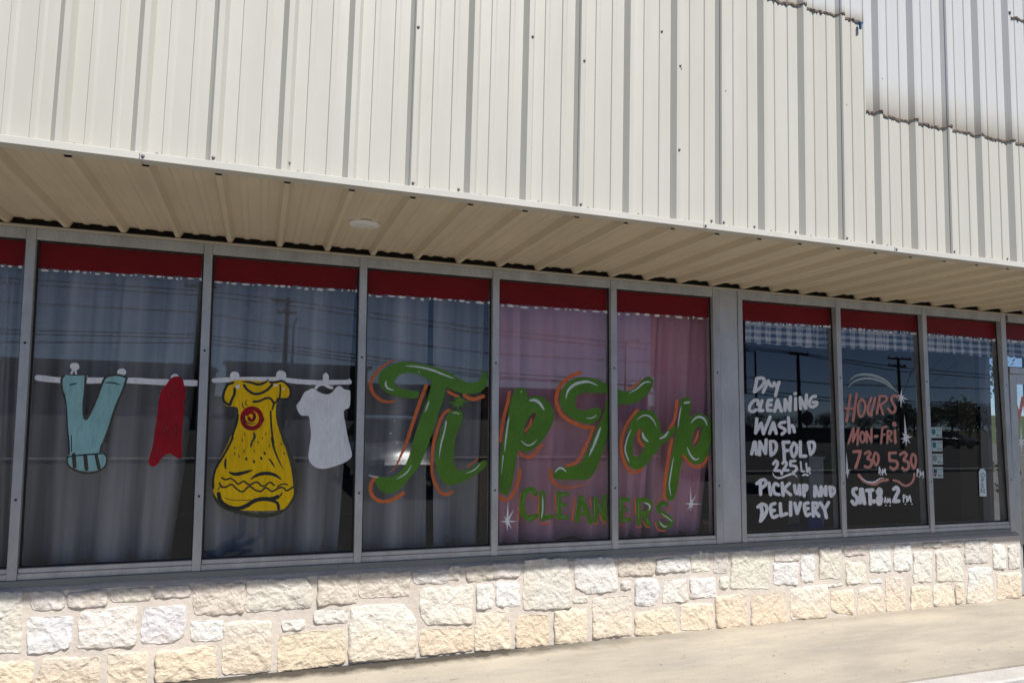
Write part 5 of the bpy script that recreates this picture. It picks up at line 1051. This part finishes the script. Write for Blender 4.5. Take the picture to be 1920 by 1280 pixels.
W1 = [(-200, 508), (377, 545), (540, 563), (671, 583), (920, 618), (1140, 640), (1400, 655)]; W3 = [(-200, 555), (377, 586), (540, 612), (671, 632), (920, 663), (1140, 675), (1400, 690)]
W4 = [(-200, 613), (377, 627), (540, 648), (671, 665), (920, 698), (1140, 712), (1400, 725)]; W5 = [(-200, 640), (377, 643), (540, 660), (671, 678), (920, 709), (1140, 720), (1400, 737)]
for k, (ww, d) in enumerate(((W1, 0), (W1, 9), (W3, 0), (W4, 0), (W4, 7), (W5, 0))): wire([(u, v+d) for u, v in ww], 40+.3*k, ORD[k]+' overhead wire from the top, mirrored across the curtained panes')
WL2 = 'dark overhead wire mirrored in the dark right-hand panes'
for k, ww in enumerate(([(1380, 657), (1498, 673), (1686, 702), (1900, 722)], [(1380, 662), (1498, 676), (1686, 709), (1900, 728)], [(1380, 716), (1560, 732), (1900, 746)], [(1380, 738), (1560, 758), (1900, 775)], [(1380, 745), (1560, 764), (1900, 780)])): wire(ww, 38+.3*k, ORD[k]+' overhead wire from the top, mirrored in the dark right-hand panes', DV)
for k, ww in enumerate(([(1735, 745), (1800, 690), (1850, 640)], [(1735, 720), (1790, 665)], [(1690, 760), (1716, 700)])): wire(ww, 30+k, ['long steep wire mirrored above the stickers', 'short steep wire mirrored above the stickers', 'steep wire mirrored right of the opening hours'][k], DV, .018)

# pole sign of the shop, lettering facing the shop
a, b_ = mir(1227, 600, 14), mir(1392, 600, 14); SX0, SX1, SY = a.x, b_.x, a.y; W_ = SX1-SX0; z1 = mir(1227, 706, 14).z; z0 = mir(1235, 800, 14).z; zt = z1+2.55
sg = empty('pole_sign', ((SX0+SX1)/2, SY, -.216), 'red roadside pole sign with cream lettering, mirrored in the last mauve window', 'sign')
for x in (SX0+.35, SX1-.35): MB().tube([(x, SY, -.25), (x, SY, z1+.05)], .10, 10).build('sign_post', MAT['pole_metal'], sg)
MB().box(SX0, SX1, SY-.25, SY+.25, z1+.06, zt, bev=.02).build('sign_cabinet', MAT['sign_red'], sg)
MB().box(SX0-.03, SX1+.03, SY-.22, SY+.27, z1, z1+.058).build('cabinet_edge', MAT['sign_cream'], sg)
MB().box(SX0+.12, SX1-.05, SY-.18, SY+.18, z0, z1-.002, bev=.01).build('message_board', MAT['sign_panel'], sg)
tx = MB(); cx = (SX0+SX1)/2
for s_, z_, sz in (('HILL', zt-.38, .62), ('COUNTRY', zt-.95, .62), ('CLEANERS', z1+.45, .58)): put_text(tx, s_, sz, Vector((cx, SY+.262, z_)), Vector((-1, 0, 0)), Vector((0, 0, 1)), 0)
tx.build('sign_lettering', MAT['sign_cream'], sg)
tx = MB(); put_text(tx, 'DRIVE THRU', .40, Vector((cx, SY+.19, z1-.24)), Vector((-1, 0, 0)), Vector((0, 0, 1)), 0); tx.build('board_lettering', MAT['sign_red'], sg)
# stop sign
p = mir(1512, 797-DV, 26); ss = empty('stop_sign', (p.x, p.y, -.25), 'stop sign seen from behind, mirrored under the white lettering', 'sign')
MB().tube([(p.x, p.y, -.3), (p.x, p.y, p.z+.95)], .035, 8).build('post', MAT['pole_metal'], ss)
MB().lathe((p.x, p.y+.05, p.z), [(.42, -.004), (.42, .004)], 8, axis='Y').build('octagon', MAT['pole_metal'], ss)
MB().box(p.x-.55, p.x+.55, p.y+.04, p.y+.055, p.z+.62, p.z+.92).build('street_name_plate', MAT['pole_metal'], ss)

# trees
def tree(x, y, h, w_, seed, label, group, dens=900, leaf=None):
    r = random.Random(seed); root = empty('broadleaf_tree', (x, y, -.25), label, 'tree', group)
    tr = MB(); tr.tube([(x, y, -.35), (x+.05*h*.1, y, h*.22), (x, y+.03*h, h*.5)], [h*.035, h*.026, h*.014], 8); tips = []
    for k in range(7):
        a_ = k*.9+r.uniform(-.3, .3); s = Vector((x, y, h*r.uniform(.2, .45))); e = Vector((x+math.cos(a_)*w_*.34, y+math.sin(a_)*w_*.34, h*r.uniform(.5, .82))); tr.tube([s, s.lerp(e, .5)+Vector((0, 0, .02*h)), e], [h*.014, h*.009, h*.004], 6); tips.append(e)
    tr.build('trunk', MAT['bark'], root)
    cr = MB(); cl_ = tips+[Vector((x+r.uniform(-.3, .3)*w_, y+r.uniform(-.3, .3)*w_, h*r.uniform(.25, .95))) for _ in range(12)]; ls = leaf or h*.045
    for k in range(dens):
        c = r.choice(cl_); d = Vector((r.gauss(0, 1), r.gauss(0, 1), r.gauss(0, .8))).normalized()*(r.random()**.5)*w_*.22; q = c+d
        n_ = Vector((r.gauss(0, 1), r.gauss(0, 1), r.gauss(0, 1)+.6)).normalized(); t_ = n_.orthogonal().normalized(); b2 = n_.cross(t_); s = ls*r.uniform(.6, 1.3)
        cr.add([q-t_*s, q+b2*s*.5, q+t_*s, q-b2*s*.5], [(0, 1, 2, 3)])
    cr.build('crown', MAT['leaf'], root)
TG = 'trees along the far side of the road'
for k, (u, v, y, ww) in enumerate([(1400, 780, 120, 9), (1470, 792, 150, 8), (1548, 786, 120, 8), (1620, 790, 140, 8), (1668, 783, 120, 9), (1712, 772, 110, 10), (1735, 780, 130, 8), (1782, 772, 110, 10), (1815, 768, 105, 10), (1852, 772, 110, 9), (1890, 775, 120, 10)]):
    p = mir(u, v-DV, y); tree(p.x, p.y, p.z+.25, ww, 20+k, ['bushy dark tree mirrored at the left edge of the service list', 'small dark tree mirrored under the white lettering', 'dark tree mirrored at the right edge of the service list', 'dark tree mirrored behind the opening hours, left', 'dark tree mirrored behind the opening hours, middle', 'tall dark tree mirrored at the right edge of the opening hours', 'small dark tree mirrored above the stickers', 'broad dark tree mirrored right of the stickers', 'broad dark tree mirrored left of the open tag', 'dark tree mirrored above the open tag', 'dark tree mirrored in the entrance door'][k], TG, 1700)
for k, (x, y, h, ww, lab) in enumerate([(24, 15, 5.0, 5, 'leafy tree seen through the shop and its side window'), (29, 24, 6.5, 6, 'taller leafy tree farther off, seen through the side window'), (20, 18.5, 3.2, 4, 'low bushy tree seen through the side window')]):
    tree(x, y, h, ww, 60+k, lab, 'trees beside the shop', 1500, .13)
hb = MB(); rh = random.Random(5)
for k in range(2600):
    q = Vector((rh.uniform(15.2, 17.2), rh.uniform(7.0, 16), rh.uniform(-.2, .45))); n_ = Vector((rh.gauss(0, 1), rh.gauss(0, 1), rh.gauss(0, 1))).normalized(); t_ = n_.orthogonal(); b2 = n_.cross(t_); s = .05
    hb.add([q-t_*s, q+b2*s*.6, q+t_*s, q-b2*s*.6], [(0, 1, 2, 3)])
tag(hb.build('hedge', MAT['leaf']), 'low green hedge at the kerb seen through the side window', 'hedge')

# cars
def car(cx, y0, face, m, label, name='parked_car'):
    """nose at y0, body running away from it (face = +1: nose points to +y)"""
    r = empty(name, (cx, y0-face*2.25, -.216), label, 'car', 'parked cars'); g = -.216
    sec = [(0.0, .78, .35, .62), (.12, .86, .28, .74), (.6, .90, .24, .90), (1.15, .91, .22, .98), (2.2, .92, .22, 1.0), (3.4, .92, .22, 1.02), (4.1, .90, .26, 1.04), (4.45, .86, .34, .98), (4.52, .80, .45, .85)]
    vs = []; fs = []; n = 10
    for s, hw, zb, zt in sec:
        for k in range(n):
            a_ = 6.283*(k+.5)/n; cxx, czz = math.cos(a_), math.sin(a_); px_ = math.copysign(abs(cxx)**.45, cxx)*hw; pz = (zb+zt)/2+math.copysign(abs(czz)**.5, czz)*(zt-zb)/2
            vs.append((cx+px_, y0-face*s, g+pz))
    for i in range(len(sec)-1):
        for k in range(n): fs.append((i*n+k, i*n+(k+1) % n, (i+1)*n+(k+1) % n, (i+1)*n+k))
    fs += [tuple(range(n)), tuple((len(sec)-1)*n+k for k in range(n))]
    MB().add(vs, fs).build('body', m, r, smooth=True)
    def ring(s, hw, z): return [(cx-hw, y0-face*s, g+z), (cx+hw, y0-face*s, g+z)]
    A, B, C_, D = ring(1.25, .78, .96), ring(1.95, .60, 1.45), ring(3.3, .60, 1.47), ring(4.05, .74, 1.0)
    MB().add([B[0], B[1], C_[1], C_[0]]+[tuple(Vector(q)-Vector((0, 0, .04))) for q in (B[0], B[1], C_[1], C_[0])], [(0, 1, 2, 3), (7, 6, 5, 4), (0, 4, 5, 1), (1, 5, 6, 2), (2, 6, 7, 3), (3, 7, 4, 0)]).build('roof', m, r)
    e = Vector((0, 0, -.041)); w3 = [Vector(q) for q in (A+B+C_+D)]; w3[2] += e; w3[3] += e; w3[4] += e; w3[5] += e
    MB().add(w3, [(0, 1, 3, 2)]).build('windscreen', MAT['car_glass'], r); MB().add(w3, [(4, 5, 7, 6)]).build('rear_window', MAT['car_glass'], r)
    MB().add(w3, [(0, 2, 4, 6)]).build('side_window', MAT['car_glass'], r); MB().add(w3, [(1, 7, 5, 3)]).build('side_window', MAT['car_glass'], r)
    for sx in (-1, 1):
        for s in (.85, 3.55):
            wh = MB().lathe((cx+sx*.80, y0-face*s, g+.32), [(.20, -.11), (.32, -.10), (.325, 0), (.32, .10), (.20, .11)], 20, axis='X').build('wheel', MAT['tyre'], r, smooth=True)
            MB().lathe((cx+sx*.80, y0-face*s, g+.32), [(.20, -.112), (.18, -.116), (.18, .116), (.20, .112)], 16, axis='X').build('rim', MAT['rim'], wh)
        MB().box(cx+sx*.62-.16, cx+sx*.62+.16, y0-face*.06-.04, y0-face*.06+.04, g+.58, g+.72, bev=.02).build('headlight', MAT['lamp_clear'], r)
        MB().box(cx+sx*.66-.12, cx+sx*.66+.12, y0-face*4.47-.04, y0-face*4.47+.04, g+.75, g+.92, bev=.02).build('tail_light', MAT['lamp_red'], r)
        MB().box(cx+sx*.97-.07, cx+sx*.97+.07, y0-face*1.45-.05, y0-face*1.45+.05, g+.95, g+1.07, bev=.02).build('wing_mirror', m, r)
car(2.75, -8.6, 1, MAT['car_paint'], 'silver car parked nose-in, mirrored behind the big green T')
p = mir(1822, 850-DV, 40); car(p.x, p.y, 1, MAT['car_dark'], 'dark car parked across the road, mirrored right of the stickers')

# ------------------------------------------------------------------ the person taking the picture, faintly mirrored behind the dress
def skin_body(name, pts, edges, m, parent, root=0, sub=2):
    o = mesh_obj(name, [q[:3] for q in pts], [], m, parent, org=wpos(parent)); me = o.data
    me.clear_geometry(); me.from_pydata([tuple(Vector(q[:3])-wpos(parent)) for q in pts], edges, [])
    md = o.modifiers.new('skin', 'SKIN'); md.use_smooth_shade = True
    sk = me.skin_vertices[0].data if me.skin_vertices else None
    if sk is None: me.attributes.new; 
    for i, q in enumerate(pts): me.skin_vertices[0].data[i].radius = (q[3], q[4] if len(q) > 4 else q[3]); me.skin_vertices[0].data[i].use_root = (i == root)
    s = o.modifiers.new('sub', 'SUBSURF'); s.levels = sub; s.render_levels = sub
    return o
px, py, pz = -.02, -5.28, -.216
per = empty('person', (px, py, pz), 'person in jeans and dark shirt holding up a phone, mirrored behind the yellow dress', 'person')
def R_(x, y, z, r, r2=None): return (px+x, py+y, pz+z, r, r2 or r)
body = [R_(0, 0, .98, .155, .115), R_(0, 0, 1.18, .145, .105), R_(0, -.01, 1.36, .165, .11), R_(0, -.01, 1.47, .10, .085), R_(0, 0, 1.54, .055), R_(0, .02, 1.62, .06),
        R_(-.19, -.01, 1.43, .062), R_(-.25, .12, 1.24, .048), R_(-.12, .30, 1.42, .038), R_(.19, -.01, 1.43, .062), R_(.25, .12, 1.24, .048), R_(.14, .30, 1.44, .038),
        R_(-.10, 0, .88, .10, .105), R_(-.11, .01, .50, .072), R_(-.12, -.02, .10, .05), R_(.10, 0, .88, .10, .105), R_(.11, .02, .50, .072), R_(.13, 0, .10, .05), R_(-.12, .0, .05, .045), R_(-.13, .15, .035, .04), R_(.13, .02, .05, .045), R_(.14, .17, .035, .04)]
eds = [(0, 1), (1, 2), (2, 3), (3, 4), (4, 5), (2, 6), (6, 7), (7, 8), (2, 9), (9, 10), (10, 11), (0, 12), (12, 13), (13, 14), (0, 15), (15, 16), (16, 17), (14, 18), (18, 19), (17, 20), (20, 21)]
def cloth_mat():
    m = bpy.data.materials.new('dressed_body'); m.use_nodes = True; n, l, b = nodes(m); g, p = pos_xyz(n, l)
    leg = math_n(n, l, 'LESS_THAN', p[2], pz+.97); shoe = math_n(n, l, 'LESS_THAN', p[2], pz+.11); neck = math_n(n, l, 'GREATER_THAN', p[2], pz+1.50)
    hand = math_n(n, l, 'GREATER_THAN', p[1], py+.17)
    c = mixc(n, l, leg, (.04, .04, .043), (.02, .022, .028)); c = mixc(n, l, math_n(n, l, 'MULTIPLY', hand, math_n(n, l, 'GREATER_THAN', p[2], pz+1.0)), c, (.42, .26, .19)); c = mixc(n, l, shoe, c, (.05, .045, .045)); c = mixc(n, l, neck, c, (.42, .26, .19))
    l.new(c, b.inputs['Base Color']); b.inputs['Roughness'].default_value = .8; return m
bo = mesh_obj('body', [q[:3] for q in body], [], cloth_mat(), per, org=(px, py, pz))
bo.data.clear_geometry(); bo.data.from_pydata([(q[0]-px, q[1]-py, q[2]-pz) for q in body], eds, [])
bm = bmesh.new(); bm.from_mesh(bo.data); lay = bm.verts.layers.skin.verify(); bm.verts.ensure_lookup_table()
for i, q in enumerate(body): bm.verts[i][lay].radius = (q[3], q[4]); bm.verts[i][lay].use_root = (i == 0)
bm.to_mesh(bo.data); bm.free()
bo.modifiers.new('skin', 'SKIN').use_smooth_shade = True; sbm = bo.modifiers.new('sub', 'SUBSURF'); sbm.levels = 2; sbm.render_levels = 2
hd = MB(); prof = [(.02, -.12), (.055, -.115), (.072, -.06), (.082, 0), (.080, .05), (.06, .095), (.02, .115)]
hd.lathe((px, py+.02, pz+1.70), prof, 18); hd.tube([(px, py+.095, pz+1.715), (px, py+.118, pz+1.68), (px, py+.092, pz+1.675)], [.008, .014, .012], 8)
for sx in (-1, 1):
    hd.lathe((px+sx*.082, py+.01, pz+1.69), [(.012, -.01), (.026, 0), (.012, .01)], 10, axis='X'); hd.lathe((px+sx*.032, py+.085, pz+1.705), [(.004, -.006), (.012, .004), (.006, .012)], 8, axis='Y', mi=1)
hd.box(px-.025, px+.025, py+.085, py+.096, pz+1.632, pz+1.642, mi=2, bev=.003)
hd.build('head', [MAT['skin'], MAT['dark_plastic'], MAT['lamp_red']], per, smooth=True)
MB().lathe((px, py-.002, pz+1.735), [(.088, -.06), (.094, -.01), (.090, .04), (.068, .085), (.02, .105)], 18).build('hair', MAT['hair'], per, smooth=True)
for sx in (-1, 1):
    h_ = MB(); hx = px+(-.12 if sx < 0 else .14); hz = pz+(1.42 if sx < 0 else 1.44); hy = py+.30; tx_ = .02+sx*.075
    h_.tube([(hx, hy, hz), (hx*.6+(px+tx_)*.4, hy+.04, hz+.10), (px+tx_+sx*.012, hy+.055, hz+.19)], [.03, .036, .03], 10)
    for k in range(4): z_ = pz+1.60+k*.021+.02; h_.tube([(px+tx_+sx*.012, hy+.055, z_-.01), (px+tx_+sx*.018, hy+.085, z_), (px+tx_-sx*.02, hy+.095, z_+.004), (px+tx_-sx*(.035+.006*(k % 2)), hy+.09, z_+.004)], [.010, .009, .008, .006], 8)
    h_.tube([(px+tx_+sx*.015, hy+.04, pz+1.60), (px+tx_-sx*.012, hy+.052, pz+1.64), (px+tx_-sx*.03, hy+.056, pz+1.66)], [.012, .010, .008], 8)
    h_.build('hand', MAT['skin'], per, smooth=True)
ph = MB(); ph.box(px+.02-.075, px+.02+.075, py+.366, py+.374, pz+1.63, pz+1.705, bev=.003)
tag(ph.build('phone', MAT['dark_plastic']), 'dark phone held sideways by the person mirrored behind the dress', 'phone')
